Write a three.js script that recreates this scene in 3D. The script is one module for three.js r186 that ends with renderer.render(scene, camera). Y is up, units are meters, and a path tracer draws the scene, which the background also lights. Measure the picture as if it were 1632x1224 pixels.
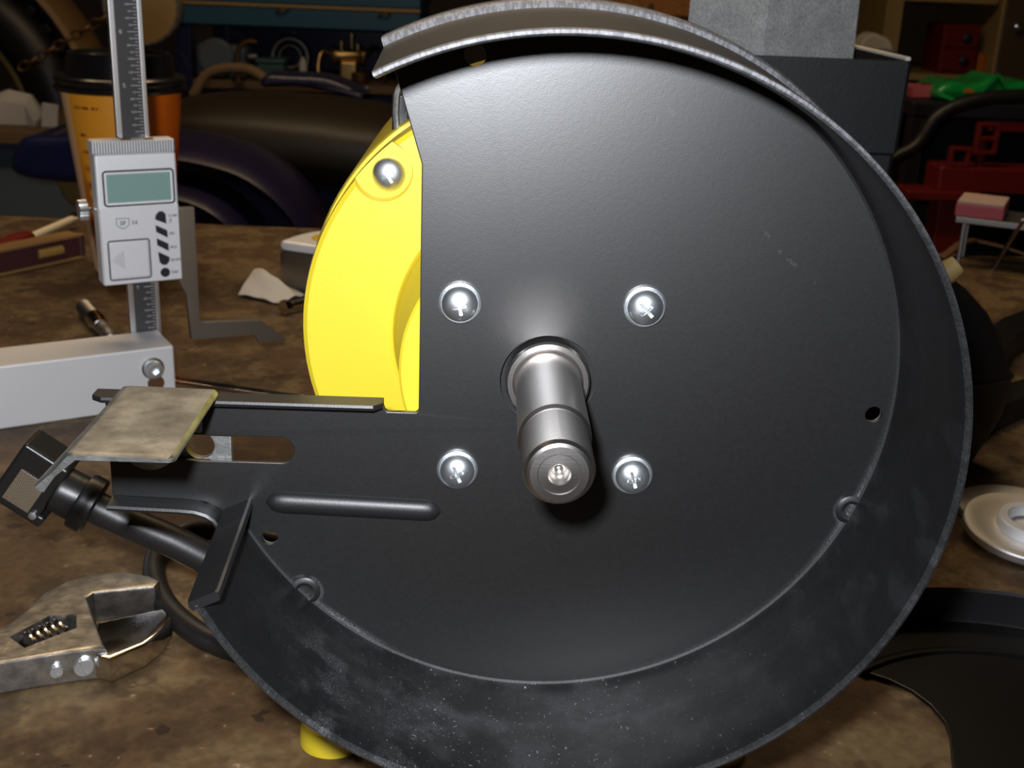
import * as THREE from 'three';
import { mergeGeometries } from 'three/addons/utils/BufferGeometryUtils.js';
import { RoundedBoxGeometry } from 'three/addons/geometries/RoundedBoxGeometry.js';
import { RectAreaLightUniformsLib } from 'three/addons/lights/RectAreaLightUniformsLib.js';
import { Brush, Evaluator, SUBTRACTION } from 'three-bvh-csg';

// ------------------------------------------------------------ camera, lights, exposure
// The world is in metres, y up; the bench top is y = 0, the grinder axis runs along z through x = 0, y = 0.125.
const scene = new THREE.Scene();
scene.background = new THREE.Color(0x000000);
const renderer = new THREE.WebGLRenderer({ antialias: true });
renderer.toneMapping = THREE.LinearToneMapping;
renderer.toneMappingExposure = 1.0;
renderer.shadowMap.enabled = true;
RectAreaLightUniformsLib.init();

const camera = new THREE.PerspectiveCamera(2 * Math.atan(612 / 1900) * 180 / Math.PI, 1632 / 1224, 0.02, 20);
camera.position.set(-0.01599, 0.22038, 0.27361);
{ // view: 19.4 degrees down, 1.5 degrees of turn, 2.3 degrees of roll
  const m = new THREE.Matrix4();
  m.set(0.9991716, -0.0319083, -0.0252587, 0, 0.0384934, 0.9424357, 0.3321645, 0, 0.0132059, -0.3328616, 0.9428832, 0, 0, 0, 0, 1);
  camera.quaternion.setFromRotationMatrix(m);
}
camera.focus = 0.28;
camera.userData.fStop = 42;

const C = (r, g, b) => new THREE.Color().setRGB(r, g, b);
const FLASH = 0.68, LAMP = 9;
const flash = new THREE.SpotLight(C(0.95, 0.98, 1.04), FLASH, 0, 1.0, 1, 2);      // the camera's own flash, up and to the left of the lens
flash.name = 'camera_flash';
flash.position.set(-0.034, 0.248, 0.272);
flash.target.position.set(-0.075, 0.18, 0);
flash.castShadow = true;
flash.shadow.radius = 0.4;
flash.shadow.mapSize.set(2048, 2048);
scene.add(flash, flash.target);

// ------------------------------------------------------------ helpers (all shapes are given in millimetres)
const V2 = (x, y) => new THREE.Vector2(x, y), V3 = (x, y, z) => new THREE.Vector3(x, y, z);
let seed = 7;
const rnd = () => { seed = (seed * 1664525 + 1013904223) >>> 0; return seed / 4294967296; };
const used = new Map();
function numbered(n) {
  const k = used.get(n) || 0; used.set(n, k + 1);
  return k ? n + '_' + String(k).padStart(3, '0') : n;
}
function flat(g) {
  if (g.index) g = g.toNonIndexed();
  const o = new THREE.BufferGeometry();
  o.setAttribute('position', g.attributes.position.clone());
  o.setAttribute('normal', g.attributes.normal.clone());
  if (g.attributes.uv) o.setAttribute('uv', g.attributes.uv.clone());
  return o;
}
// area-weighted normals, split where faces meet at more than the crease angle
function creased(g, angle) {
  const p = g.attributes.position, N = p.count, fn = new Float32Array(N), map = new Map(), lim = Math.cos(angle), a = V3(), b = V3(), c = V3();
  for (let i = 0; i < N; i += 3) {
    a.fromBufferAttribute(p, i); b.fromBufferAttribute(p, i + 1).sub(a); c.fromBufferAttribute(p, i + 2).sub(a);
    b.cross(c);
    fn[i] = b.x; fn[i + 1] = b.y; fn[i + 2] = b.z;
    for (let k = 0; k < 3; k++) { const key = Math.round(p.getX(i + k) * 500) + ',' + Math.round(p.getY(i + k) * 500) + ',' + Math.round(p.getZ(i + k) * 500); const l = map.get(key); if (l) l.push(i); else map.set(key, [i]); }
  }
  const n = g.attributes.normal;
  for (let i = 0; i < N; i++) {
    const f = i - i % 3; a.set(fn[f], fn[f + 1], fn[f + 2]);
    const al = a.length() || 1; c.set(0, 0, 0);
    for (const j of map.get(Math.round(p.getX(i) * 500) + ',' + Math.round(p.getY(i) * 500) + ',' + Math.round(p.getZ(i) * 500))) {
      b.set(fn[j], fn[j + 1], fn[j + 2]); const bl = b.length();
      if (bl > 0 && a.dot(b) >= lim * al * bl) c.add(b);
    }
    if (c.lengthSq() === 0) c.copy(a);
    c.normalize(); n.setXYZ(i, c.x, c.y, c.z);
  }
  return g;
}
// uv: 'box' (planes by normal, 100 mm = 1), 'xy' [x0, y0, w, h], or 'keep'
function prepare(geos, uv = 'box', crease = 0.55) {
  let list = [].concat(geos).map((g) => { g = flat(g); if (uv !== 'keep' || !g.attributes.uv) g.setAttribute('uv', new THREE.BufferAttribute(new Float32Array(g.attributes.position.count * 2), 2)); return g; });
  let g = list.length > 1 ? mergeGeometries(list) : list[0];
  if (crease) g = creased(g, crease);
  const p = g.attributes.position, n = g.attributes.normal, t = g.attributes.uv;
  if (uv !== 'keep') for (let i = 0; i < p.count; i += 3) {
    let nx = 0, ny = 0, nz = 0;
    for (let k = 0; k < 3; k++) { nx += Math.abs(n.getX(i + k)); ny += Math.abs(n.getY(i + k)); nz += Math.abs(n.getZ(i + k)); }
    for (let k = 0; k < 3; k++) {
      const x = p.getX(i + k), y = p.getY(i + k), z = p.getZ(i + k);
      if (Array.isArray(uv)) t.setXY(i + k, (x - uv[0]) / uv[2], (y - uv[1]) / uv[3]);
      else if (nz >= nx && nz >= ny) t.setXY(i + k, x / 100, y / 100);
      else if (ny >= nx) t.setXY(i + k, x / 100, z / 100);
      else t.setXY(i + k, z / 100, y / 100);
    }
  }
  g.scale(0.001, 0.001, 0.001);
  return g;
}
function mesh(name, geometry, material, parent) {
  const m = new THREE.Mesh(geometry, material);
  m.name = parent && parent !== scene ? name : numbered(name);
  m.castShadow = m.receiveShadow = true;
  (parent || scene).add(m);
  return m;
}
const obj = (name, geos, material, parent, uv, crease) => mesh(name, prepare(geos, uv, crease), material, parent);
function thing(name, label, category, [x, y, z] = [0, 0, 0], turn = 0, group) {
  const o = new THREE.Group();
  o.name = numbered(name);
  o.position.set(x / 1000, y / 1000, z / 1000);
  o.rotation.y = turn;
  o.userData = { label, category };
  if (group) o.userData.group = group;
  scene.add(o);
  return o;
}
function tag(o, label, category, group) { Object.assign(o.userData, { label, category }); if (group) o.userData.group = group; return o; }
function struct(name, geos, material, uv) { const o = obj(name, geos, material, scene, uv); o.userData.kind = 'structure'; return o; }
const put = (g, x = 0, y = 0, z = 0, rx = 0, ry = 0, rz = 0) => { g.rotateX(rx); g.rotateY(ry); g.rotateZ(rz); return g.translate(x, y, z); };
const box = (w, h, d, x = 0, y = 0, z = 0, r = 0.6) => new RoundedBoxGeometry(w, h, d, 2, Math.min(r, w / 2.1, h / 2.1, d / 2.1)).translate(x, y, z);
const latheY = (pts, seg = 48) => new THREE.LatheGeometry(pts.map(([r, y]) => V2(Math.max(r, 0), y)), seg);
const latheZ = (pts, seg = 96) => latheY(pts.slice(), seg).rotateX(Math.PI / 2);     // profile of (r, z)
const latheX = (pts, seg = 48) => latheY(pts, seg).rotateZ(-Math.PI / 2);
const shapeOf = (pts) => new THREE.Shape(pts.map(([x, y]) => V2(x, y)));
function smooth(pts, n = 60) { return new THREE.CatmullRomCurve3(pts.map(([x, y]) => V3(x, y, 0)), true, 'centripetal').getPoints(n).slice(0, -1).map((p) => [p.x, p.y]); }
function extrude(shape, z0, z1, bevel = 0.4, seg = 2, curve = 24) {
  const b = Math.min(bevel, (z1 - z0) / 2.2);
  return new THREE.ExtrudeGeometry(shape.getPoints ? shape : shapeOf(shape), { depth: z1 - z0 - 2 * b, bevelEnabled: b > 0, bevelThickness: b, bevelSize: b, bevelOffset: -b, bevelSegments: seg, curveSegments: curve }).translate(0, 0, z0 + b);
}
const extrudeY = (pts, y0, y1, bevel) => extrude(pts.getPoints ? pts : pts.map(([x, z]) => [x, -z]), y0, y1, bevel).rotateX(-Math.PI / 2);   // outline in (x, z)
const tube = (pts, r, seg = 60, rad = 14, closed = false) => new THREE.TubeGeometry(new THREE.CatmullRomCurve3(pts.map((p) => V3(...p)), closed), seg, r, rad, closed);
function capped(pts, r, seg = 60, rad = 14) { return [tube(pts, r, seg, rad), new THREE.SphereGeometry(r, rad, 8).translate(...pts[0]), new THREE.SphereGeometry(r, rad, 8).translate(...pts[pts.length - 1])]; }
// a closed cross-section loop carried through rings of points; ends capped with a fan
function loft(rings, cap = true) {
  const n = rings[0].length, pos = [], idx = [];
  for (const r of rings) for (const p of r) pos.push(...p);
  for (let i = 0; i + 1 < rings.length; i++) for (let k = 0; k < n; k++) {
    const a = i * n + k, b = i * n + (k + 1) % n, c = a + n, d = b + n;
    idx.push(a, b, c, b, d, c);
  }
  if (cap) {
    const tri = THREE.ShapeUtils.triangulateShape;
    const flat2 = (r) => { const o = V3(...r[0]), e = V3(...r[1]).sub(o).normalize(), q = V3(0, 0, 0); for (let i = 2; i < n; i++) { q.add(new THREE.Vector3().crossVectors(V3(...r[i - 1]).sub(o), V3(...r[i]).sub(o))); } q.normalize(); const f = new THREE.Vector3().crossVectors(q, e); return r.map((p) => { const v = V3(...p).sub(o); return V2(v.dot(e), v.dot(f)); }); };
    for (const t of tri(flat2(rings[0]), [])) idx.push(t[0], t[2], t[1]);
    const base = (rings.length - 1) * n;
    for (const t of tri(flat2(rings[rings.length - 1]), [])) idx.push(base + t[0], base + t[1], base + t[2]);
  }
  const g = new THREE.BufferGeometry();
  g.setAttribute('position', new THREE.Float32BufferAttribute(pos, 3));
  g.setIndex(idx);
  g.computeVertexNormals();
  return g;
}
const csg = new Evaluator();
csg.attributes = ['position', 'normal'];
function cut(g, tools) {
  const clean = (q) => { const o = flat(q); o.deleteAttribute('uv'); return o; };
  let a = new Brush(clean(g)); a.updateMatrixWorld();
  for (const t of [].concat(tools)) { const b = new Brush(clean(t)); b.updateMatrixWorld(); a = csg.evaluate(a, b, SUBTRACTION); a.updateMatrixWorld(); }
  return a.geometry;
}

// ------------------------------------------------------------ noise and textures
const HN = 256, H = new Float32Array(HN * HN);
for (let i = 0; i < H.length; i++) H[i] = rnd();
function vnoise(x, y, per) {          // tiling value noise
  const xi = Math.floor(x), yi = Math.floor(y), fx = x - xi, fy = y - yi, u = fx * fx * (3 - 2 * fx), v = fy * fy * (3 - 2 * fy);
  const w = (a) => ((a % per) + per) % per, x0 = w(xi) & 255, x1 = w(xi + 1) & 255, y0 = (w(yi) & 255) * HN, y1 = (w(yi + 1) & 255) * HN;
  return (H[y0 + x0] * (1 - u) + H[y0 + x1] * u) * (1 - v) + (H[y1 + x0] * (1 - u) + H[y1 + x1] * u) * v;
}
function fbm(u, v, f, oct, gain = 0.5) { let s = 0, a = 1, t = 0; for (let i = 0; i < oct; i++) { s += a * vnoise(u * f + i * 17.3, v * f + i * 9.1, f); t += a; a *= gain; f *= 2; } return s / t; }
function texture(w, h, fn, srgb = true, wrap = true) {        // fn(u, v) -> [r, g, b] or a grey, 0..1
  const d = new Uint8Array(w * h * 4);
  for (let y = 0, o = 0; y < h; y++) for (let x = 0; x < w; x++, o += 4) {
    const c = fn((x + 0.5) / w, (y + 0.5) / h), q = (k) => Math.max(0, Math.min(255, Math.round(k * 255)));
    if (typeof c === 'number') d[o] = d[o + 1] = d[o + 2] = q(c); else { d[o] = q(c[0]); d[o + 1] = q(c[1]); d[o + 2] = q(c[2]); }
    d[o + 3] = 255;
  }
  const t = new THREE.DataTexture(d, w, h);
  if (srgb) t.colorSpace = THREE.SRGBColorSpace;
  t.magFilter = THREE.LinearFilter; t.minFilter = THREE.LinearMipmapLinearFilter; t.generateMipmaps = true;
  if (wrap) t.wrapS = t.wrapT = THREE.RepeatWrapping;
  t.needsUpdate = true;
  return t;
}
function rep(t, n, m = n) { const c = t.clone(); c.repeat.set(n, m); c.needsUpdate = true; return c; }
function canvasTexture(w, h, draw) {
  const c = document.createElement('canvas'); c.width = w; c.height = h;
  draw(c.getContext('2d'), w, h);
  const t = new THREE.CanvasTexture(c); t.colorSpace = THREE.SRGBColorSpace; t.anisotropy = 8;
  return t;
}
const mix = (a, b, t) => a.map((x, i) => x + (b[i] - x) * t), sat = (x) => Math.max(0, Math.min(1, x)), step = (a, b, x) => { const t = sat((x - a) / (b - a)); return t * t * (3 - 2 * t); };

const grain = texture(512, 512, (u, v) => 0.6 * fbm(u, v, 64, 3, 0.6) + 0.4 * fbm(u, v, 16, 3), false);      // paint skin
const fine = texture(512, 512, (u, v) => fbm(u, v, 128, 2, 0.8), false);
const brushed = texture(512, 512, (u, v) => 0.5 * vnoise(u * 8, v * 256, 256) + 0.5 * fbm(u, v, 32, 3), false);
const smudge = texture(512, 512, (u, v) => { const k = fbm(u, v, 6, 5, 0.6); return [0.2 + 0.75 * k, 0.2 + 0.75 * k, k]; }, false);

const blotch = texture(512, 512, (u, v) => 0.62 + 0.5 * fbm(u, v, 8, 5, 0.6), true);

const std = (o) => new THREE.MeshStandardMaterial(o), phy = (o) => new THREE.MeshPhysicalMaterial(o);
const metal = (c, rough, extra = {}) => std({ color: c, metalness: 1, roughness: rough, ...extra });
const M = {
  yellow: phy({ color: C(0.66, 0.51, 0.025), roughness: 0.42, bumpMap: rep(grain, 4), bumpScale: 0.00004, clearcoat: 0.15, clearcoatRoughness: 0.3 }),
  black: phy({ color: C(0.0085, 0.0085, 0.0092), roughness: 0.45, ior: 1.6, bumpMap: rep(grain, 5), bumpScale: 0.00003 }),
  shaft: metal(C(0.5, 0.475, 0.455), 0.33, { bumpMap: rep(brushed, 4, 4), bumpScale: 0.000012 }),
  zinc: metal(C(0.8, 0.84, 0.87), 0.4, { bumpMap: rep(fine, 5), bumpScale: 0.00001 }),
  plated: metal(C(0.47, 0.48, 0.465), 0.48, { map: rep(blotch, 2), bumpMap: rep(smudge, 3), bumpScale: 0.0003 }),
  chrome: metal(C(0.68, 0.66, 0.63), 0.22, { roughnessMap: rep(smudge, 2), bumpMap: rep(fine, 3), bumpScale: 0.00001 }),
  darkSteel: metal(C(0.26, 0.25, 0.24), 0.42, { bumpMap: rep(grain, 6), bumpScale: 0.00006 }),
  alu: metal(C(0.8, 0.79, 0.77), 0.5, { bumpMap: rep(fine, 2), bumpScale: 0.00001 }),
  castAlu: std({ color: C(0.78, 0.78, 0.79), metalness: 0.45, roughness: 0.55, bumpMap: rep(fine, 4), bumpScale: 0.00002 }),
  silverPlastic: std({ color: C(0.93, 0.94, 0.97), metalness: 0.35, roughness: 0.48, bumpMap: rep(fine, 6), bumpScale: 0.000006 }),
  greyStrip: metal(C(0.33, 0.33, 0.34), 0.4),
  slate: std({ color: C(0.012, 0.012, 0.02), roughness: 0.5 }),
  lcd: std({ color: C(0.26, 0.42, 0.39), roughness: 0.25 }),
  rubber: std({ color: C(0.012, 0.011, 0.011), roughness: 0.42, bumpMap: rep(grain, 2), bumpScale: 0.00003 }),
  blackPlastic: std({ color: C(0.011, 0.0105, 0.01), roughness: 0.35, bumpMap: rep(grain, 6), bumpScale: 0.00003 }),
  lid: phy({ color: C(0.01, 0.009, 0.009), roughness: 0.22, clearcoat: 0.3, clearcoatRoughness: 0.2 }),
  maroon: std({ color: C(0.075, 0.022, 0.024), roughness: 0.45, bumpMap: rep(grain, 2), bumpScale: 0.0001 }),
  red: std({ color: C(0.15, 0.007, 0.005), roughness: 0.45 }),
  darkRed: std({ color: C(0.15, 0.004, 0.003), roughness: 0.5 }),
  paper: std({ color: C(0.62, 0.58, 0.52), roughness: 0.9, bumpMap: rep(grain, 1), bumpScale: 0.0003 }),
  blackGloss: phy({ color: C(0.004, 0.004, 0.0042), roughness: 0.3, bumpMap: rep(grain, 5), bumpScale: 0.00002 }),
  cream: std({ color: C(0.85, 0.74, 0.5), roughness: 0.5 }),
  clear: phy({ color: C(0.9, 0.75, 0.4), roughness: 0.15, transmission: 0.7, thickness: 0.005, ior: 1.45 }),
  brownSeat: std({ color: C(0.024, 0.017, 0.009), roughness: 0.5, bumpMap: rep(grain, 1), bumpScale: 0.0003 }),
  purple: phy({ color: C(0.018, 0.013, 0.045), roughness: 0.35, clearcoat: 0.4, clearcoatRoughness: 0.25 }),
  navy: phy({ color: C(0.012, 0.016, 0.07), roughness: 0.3, clearcoat: 0.4 }),
  blue: std({ color: C(0.02, 0.1, 0.17), roughness: 0.45 }),
  blueGrey: std({ color: C(0.11, 0.14, 0.17), roughness: 0.4 }),
  tan: std({ color: C(0.3, 0.17, 0.06), roughness: 0.5 }),
  beige: std({ color: C(0.4, 0.28, 0.11), roughness: 0.55 }),
  white: std({ color: C(0.6, 0.58, 0.55), roughness: 0.5 }),
  green: phy({ color: C(0.005, 0.32, 0.06), roughness: 0.3, clearcoat: 0.4 }),
  orange: std({ color: C(0.5, 0.13, 0.01), roughness: 0.6 }),
  pink: std({ color: C(0.5, 0.1, 0.12), roughness: 0.7 }),
  brass: metal(C(0.6, 0.4, 0.16), 0.35),
  rust: metal(C(0.2, 0.11, 0.06), 0.6),
};

// ------------------------------------------------------------ the setting
const benchTex = texture(2048, 2048, (u, v) => {
  const a = fbm(u, v, 14, 6, 0.6), b = fbm(u + 0.31, v + 0.7, 40, 4, 0.6), d = fbm(u, v, 256, 2, 0.7), e = fbm(u + 0.5, v + 0.2, 30, 4, 0.6);
  let c = mix([0.37, 0.28, 0.185], [0.46, 0.38, 0.26], step(0.42, 0.6, a * 0.4 + b * 0.6));      // worn varnish over brown board
  c = mix(c, [0.3, 0.22, 0.145], 0.6 * step(0.54, 0.68, e));                                   // darker soaked-in patches
  const m = fbm(u + 0.13, v + 0.43, 44, 5, 0.65);
  c = mix(c, [0.255, 0.19, 0.125], 0.55 * step(0.5, 0.66, m));                                   // small stains
  const k = 0.82 + 0.24 * d;
  c = c.map((x) => x * k);
  if (d > 0.9) c = mix(c, [0.7, 0.64, 0.54], 0.5);
  if (b < 0.24) c = mix(c, [0.14, 0.11, 0.08], 0.6);
  return c;
});
benchTex.anisotropy = 8;
M.bench = phy({ map: rep(benchTex, 0.14), roughness: 0.62, bumpMap: rep(grain, 1), bumpScale: 0.0002, specularIntensity: 0.6 });
M.timber = std({ color: C(0.16, 0.1, 0.05), roughness: 0.7 });
M.wall = std({ color: C(0.28, 0.26, 0.23), roughness: 0.85, bumpMap: rep(grain, 0.2), bumpScale: 0.001 });
M.ceiling = std({ color: C(0.4, 0.38, 0.34), roughness: 0.9 });
M.concrete = std({ color: C(0.16, 0.14, 0.12), roughness: 0.8, bumpMap: rep(grain, 0.3), bumpScale: 0.001 });

struct('floor', box(5600, 100, 5400, 0, -970, -950, 1), M.concrete);
struct('ceiling', box(5600, 100, 5400, 0, 1550, -950, 1), M.ceiling);
struct('wall_left', box(100, 2420, 5400, -2750, 290, -950, 1), M.wall);
struct('wall_right', box(100, 2420, 5400, 2750, 290, -950, 1), M.wall);
struct('wall_back', box(5400, 2420, 100, 0, 290, -3600, 1), M.wall);
struct('wall_front', box(5400, 2420, 100, 0, 290, 1700, 1), M.wall);

M.darkSheet = std({ color: C(0.045, 0.03, 0.02), roughness: 0.7, bumpMap: rep(grain, 0.2), bumpScale: 0.001 });
struct('dark_sheet_1', box(5400, 1420, 24, 0, -210, -3536, 1), M.darkSheet);      // dark sheet added over the lower back wall so gaps stay dark

{ // the garage lamp: a warm strip light on the ceiling over the bench
  const t = thing('strip_light', 'warm strip light hanging on two rods from the garage ceiling', 'lamp', [-200, 1500, -900]);
  obj('hanging_rod', box(8, 300, 8, -500, -150, 0, 2), M.white, t);
  obj('hanging_rod', box(8, 300, 8, 500, -150, 0, 2), M.white, t);
  obj('diffuser', box(1240, 60, 160, 0, -330, 0, 20), std({ color: 0xffffff, emissive: C(1, 0.74, 0.48), emissiveIntensity: 2 }), t);
  for (const [y, to, k] of [[1.13, 0, 1], [1.21, 3, 0.8]]) {
    const l = new THREE.RectAreaLight(C(1, 0.74, 0.46), LAMP * k, 1.24, 0.16);
    l.name = 'strip_light_glow';
    l.position.set(-0.2, y, -0.9);
    l.lookAt(-0.2, to, -0.9);
    scene.add(l);
  }
}
{
  const t = thing('workbench', 'brown stained and worn wooden workbench under all the tools', 'workbench', [0, 0, 0], -0.0227);
  obj('bench_top', box(2700, 42, 1160, 0, -21, -156, 3), M.bench, t);
  for (const [x, z] of [[-1250, 330], [1250, 330], [-1250, -640], [1250, -640]]) obj('leg', box(90, 878, 90, x, -481, z, 3), M.timber, t);
  obj('rail', box(2400, 110, 40, 0, -100, -640, 3), M.timber, t);
}

// ------------------------------------------------------------ the bench grinder, its wheel and outer guard taken off
{
  const t = thing('bench_grinder', 'yellow and black bench grinder with its wheel removed, bare steel shaft in front', 'bench grinder', [0, 0, 0]);
  const AX = 125, rad = Math.PI / 180, R0 = 86.4, A0 = 116.9, A1 = -154.3;

  // pressed steel plate behind the wheel: three quarters of a disc with an arm to the left for the tool rest
  const s = new THREE.Shape();
  s.moveTo(-39.4, AX + 77);
  s.absarc(0, AX, R0, A0 * rad, A1 * rad, true);
  for (const [x, y] of [[-79, -39.8], [-80.8, -37], [-84.5, -35], [-90, -34.5], [-107.6, -34], [-107.6, -6.4], [-40.2, -6.4], [-39.6, -8.6], [-38.9, -9.3], [-32, -9.3], [-31.3, -8.6], [-31.3, 51.4]]) s.lineTo(x, AX + y);
  const hole = (x, y, r) => { const p = new THREE.Path(); p.absarc(x, AX + y, r, 0, Math.PI * 2, true); s.holes.push(p); };
  hole(0, 0, 12); hole(80.8, -6, 2.45); hole(-68.6, -44.5, 2.4); hole(-19.8, 76, 2.9);
  const slot = new THREE.Path();
  slot.absarc(-65.4, AX - 20.4, 3.4, -Math.PI / 2, Math.PI / 2, false);
  slot.absarc(-98, AX - 20.4, 3.4, Math.PI / 2, Math.PI * 1.5, false);
  s.holes.push(slot);
  const dustArc = (dx, dy, r, n) => { // grinding dust along the lower fold
    const a = Math.atan2(dy, dx) / rad, low = a < 12 && a > -150 ? 1 : 0, heavy = 0.35 + 0.9 * Math.exp(-(((a + 126) / 9) ** 2)) + 0.7 * Math.exp(-(((a + 22) / 12) ** 2)) + 0.35 * Math.exp(-(((a + 60) / 30) ** 2));
    return low * heavy * (step(78, 85.3, r) ** 5 * (r < 85.9 ? 1 : 0.3)) * n;
  };
  const plateTex = texture(2048, 2048, (u, v) => {
    const x = u * 200 - 112, y = v * 200 - 100, r = Math.hypot(x, y), n = H[((u * 2048) | 0) * 97 % 65536 ^ (((v * 2048) | 0) * 389 % 65536)];
    let k = 0.066 + 0.03 * (fbm(u, v, 256, 2) - 0.5);
    const d = dustArc(x, y, r, n);
    k += 0.5 * sat(d * 1.3 - 0.25);
    for (const [px, py, q] of [[-60, -59.6, 1], [79, -32, 1]]) { const e = Math.hypot(x - px, y - py); k += 0.3 * q * n * Math.exp(-(((e - 4.4) / 0.5) ** 2)) * step(0.3, 0.6, fbm(u + q, v, 64, 2)); }
    if (vnoise(u * 700, v * 700, 700) > 0.985) k += 0.12;
    for (const [x0, y0, x1, y1] of [[46, 41, 52, 36], [53, 34, 62, 27], [24, 66, 27, 63]]) { // scuffs
      const q = sat(((x - x0) * (x1 - x0) + (y - y0) * (y1 - y0)) / ((x1 - x0) ** 2 + (y1 - y0) ** 2)), e = Math.hypot(x - x0 - q * (x1 - x0), y - y0 - q * (y1 - y0));
      if (e < 0.45 && n > 0.62 && vnoise(u * 120, v * 120, 256) > 0.45) k += 0.16;
    }
    return [k, k, k * 1.03];
  });
  const mPlate = phy({ map: plateTex, roughness: 0.39, ior: 1.85, bumpMap: rep(grain, 15), bumpScale: 0.000013 });
  obj('guard_plate', extrude(s, -1.7, 0, 0.35, 2, 80), mPlate, t, [-112, AX - 100, 200, 200], 0.5);
  const topFold = loft([-109.6, -107, -42, -39.9].map((x, i) => { const d = [2.6, 4.4, 4.4, 2.2][i]; return [[x, AX - 6.2, -1.7], [x, AX - 6.2, d], [x, AX - 6.8, d + 0.3], [x, AX - 7.6, d], [x, AX - 8, 0], [x, AX - 8.2, -1.7]]; }));
  obj('arm_flange', topFold, M.black, t);
  const low = [[-107.6, -34], [-98, -34.3], [-90, -34.5], [-86, -34.8], [-83, -35.7], [-80.8, -37.2], [-79.2, -39.6], [-78.2, -42.6]];
  obj('arm_flange', loft(low.map(([x, y], i) => {
    const a = low[Math.max(0, i - 1)], b = low[Math.min(low.length - 1, i + 1)], l = Math.hypot(b[0] - a[0], b[1] - a[1]), nx = (b[1] - a[1]) / l, ny = -(b[0] - a[0]) / l;
    return [[0, -1.7], [0, 0], [0.5, 1], [0.6, 4.6], [1.2, 5], [1.9, 4.6], [1.9, -1.7]].map(([o, z]) => [x + nx * o, AX + y + ny * o, z]).reverse();
  })), M.black, t, 'box', 0.9);

  // the rim of the guard: one strip of steel folded forward all the way round, a bead at the back
  const prof = [[84.9, 0], [85.5, 0.3], [86.1, 1.4], [86.35, 4], [86.3, 13], [85.9, 15], [85.7, 17], [85.2, 33], [85.25, 37], [85.6, 39.6], [86, 41.4], [86.4, 42.1], [87, 41.9], [87.25, 41], [87.3, 9], [87.6, 7.4], [88.6, 6.4], [89.1, 4.5], [89.1, -0.6], [88.6, -1.7], [86.5, -1.7]];
  const rings = [], NA = 220;
  for (let i = 0; i <= NA; i++) {
    const a = (A0 + (A1 - A0) * i / NA) * rad;
    rings.push(prof.map(([r, z]) => [Math.cos(a) * r + 0.84 * z / 41.6, AX + Math.sin(a) * r - 2.7 * z / 41.6, z]));
  }
  const rim = loft(rings);
  { // uv: along the arc and across the strip
    const n = prof.length, uv = new Float32Array((NA + 1) * n * 2);
    let len = [0]; for (let k = 1; k < n; k++) len.push(len[k - 1] + Math.hypot(prof[k][0] - prof[k - 1][0], prof[k][1] - prof[k - 1][1]));
    for (let i = 0; i <= NA; i++) for (let k = 0; k < n; k++) { uv[(i * n + k) * 2] = i / NA; uv[(i * n + k) * 2 + 1] = len[k] / 100; }
    rim.setAttribute('uv', new THREE.BufferAttribute(uv, 2));
  }
  const rimTex = texture(2048, 512, (u, v) => {
    const a = A0 + (A1 - A0) * u, d = v * 100, n = H[(((u * 2048) | 0) * 131 + ((v * 512) | 0) * 977) % 65536];
    let k = 0.062 + 0.03 * (fbm(u * 4, v, 64, 3) - 0.5);
    if (d < 45) {
      const bottom = Math.exp(-(((a + 92) / 42) ** 2));
      k += 0.16 * bottom * step(0.35, 0.8, fbm(u * 4, v, 10, 5, 0.6)) * (0.4 + 0.6 * n);                    // fine grey dust film
      k += 0.22 * (Math.exp(-(((a + 128) / 7) ** 2)) + 0.8 * Math.exp(-(((a + 112) / 6) ** 2))) * step(0.46, 0.68, fbm(u * 4, v, 12, 5, 0.6)) * step(4, 14, d) * n;
      k += 0.05 * Math.exp(-(((a + 20) / 30) ** 2)) * step(0.55, 0.75, fbm(u * 4, v * 0.5, 16, 4));
      k += 0.06 * Math.exp(-(((d - 17) / 3) ** 2)) * bottom;
      if (vnoise(u * 620, v * 150, 4096) > 0.972 - 0.05 * bottom && n > 0.4) k += 0.35 * (0.25 + bottom);            // grit
    }
    if ((d > 41.3 && d < 45.2) || (d > 77.5 && d < 84)) k += (0.06 + 0.1 * n + 0.3 * step(20, 75, a)) * (0.75 + 0.25 * step(0.35, 0.6, fbm(u * 16, v, 64, 2)));     // bare worn edges, with the flash highlight painted in along the top arc
    return [k, k * 1.005, k * 1.03];
  });
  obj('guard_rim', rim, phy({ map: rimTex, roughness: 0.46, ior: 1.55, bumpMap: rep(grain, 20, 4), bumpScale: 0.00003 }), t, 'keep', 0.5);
  { // lip folded inwards where the rim ends, above the cord
    const a = A1 * rad, e = V3(Math.cos(a), Math.sin(a), 0), f = V3(Math.sin(a), -Math.cos(a), 0);
    const sec = [[88.6, 0.2], [88.2, -0.9], [81, -0.9], [80.5, -0.2], [80.5, 0.9], [81, 1.4], [88.2, 1.4]];
    obj('end_lip', loft([0, 1, 40.5, 41.8].map((z, i) => sec.map(([r, o]) => { const q = i % 3 ? 0 : 0.3; const rr = r + (r > 85 ? -q : q); return [e.x * rr + f.x * o + 0.84 * z / 41.6, AX + e.y * rr + f.y * o - 2.7 * z / 41.6, z]; }))), M.black, t);
  }
  // pressed stiffening rib
  { const rings = []; const N = 28;
    for (let i = 0; i <= N; i++) { const x = -69.6 + 44.6 * i / N, e = Math.min(i, N - i) / 3, k = e >= 1 ? 1 : Math.sqrt(1 - (1 - e) ** 2) * 0.98 + 0.02; const cy = AX - 34.4 - 1.3 * i / N; const r = []; for (let j = 0; j <= 12; j++) { const b = Math.PI * j / 12; r.push([x, cy + Math.cos(b) * 2.9 * k, -0.3 + Math.sin(b) * 2.3 * k]); } rings.push(r); }
    obj('stiffening_rib', loft(rings), M.black, t, 'box', 1.2); }
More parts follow.
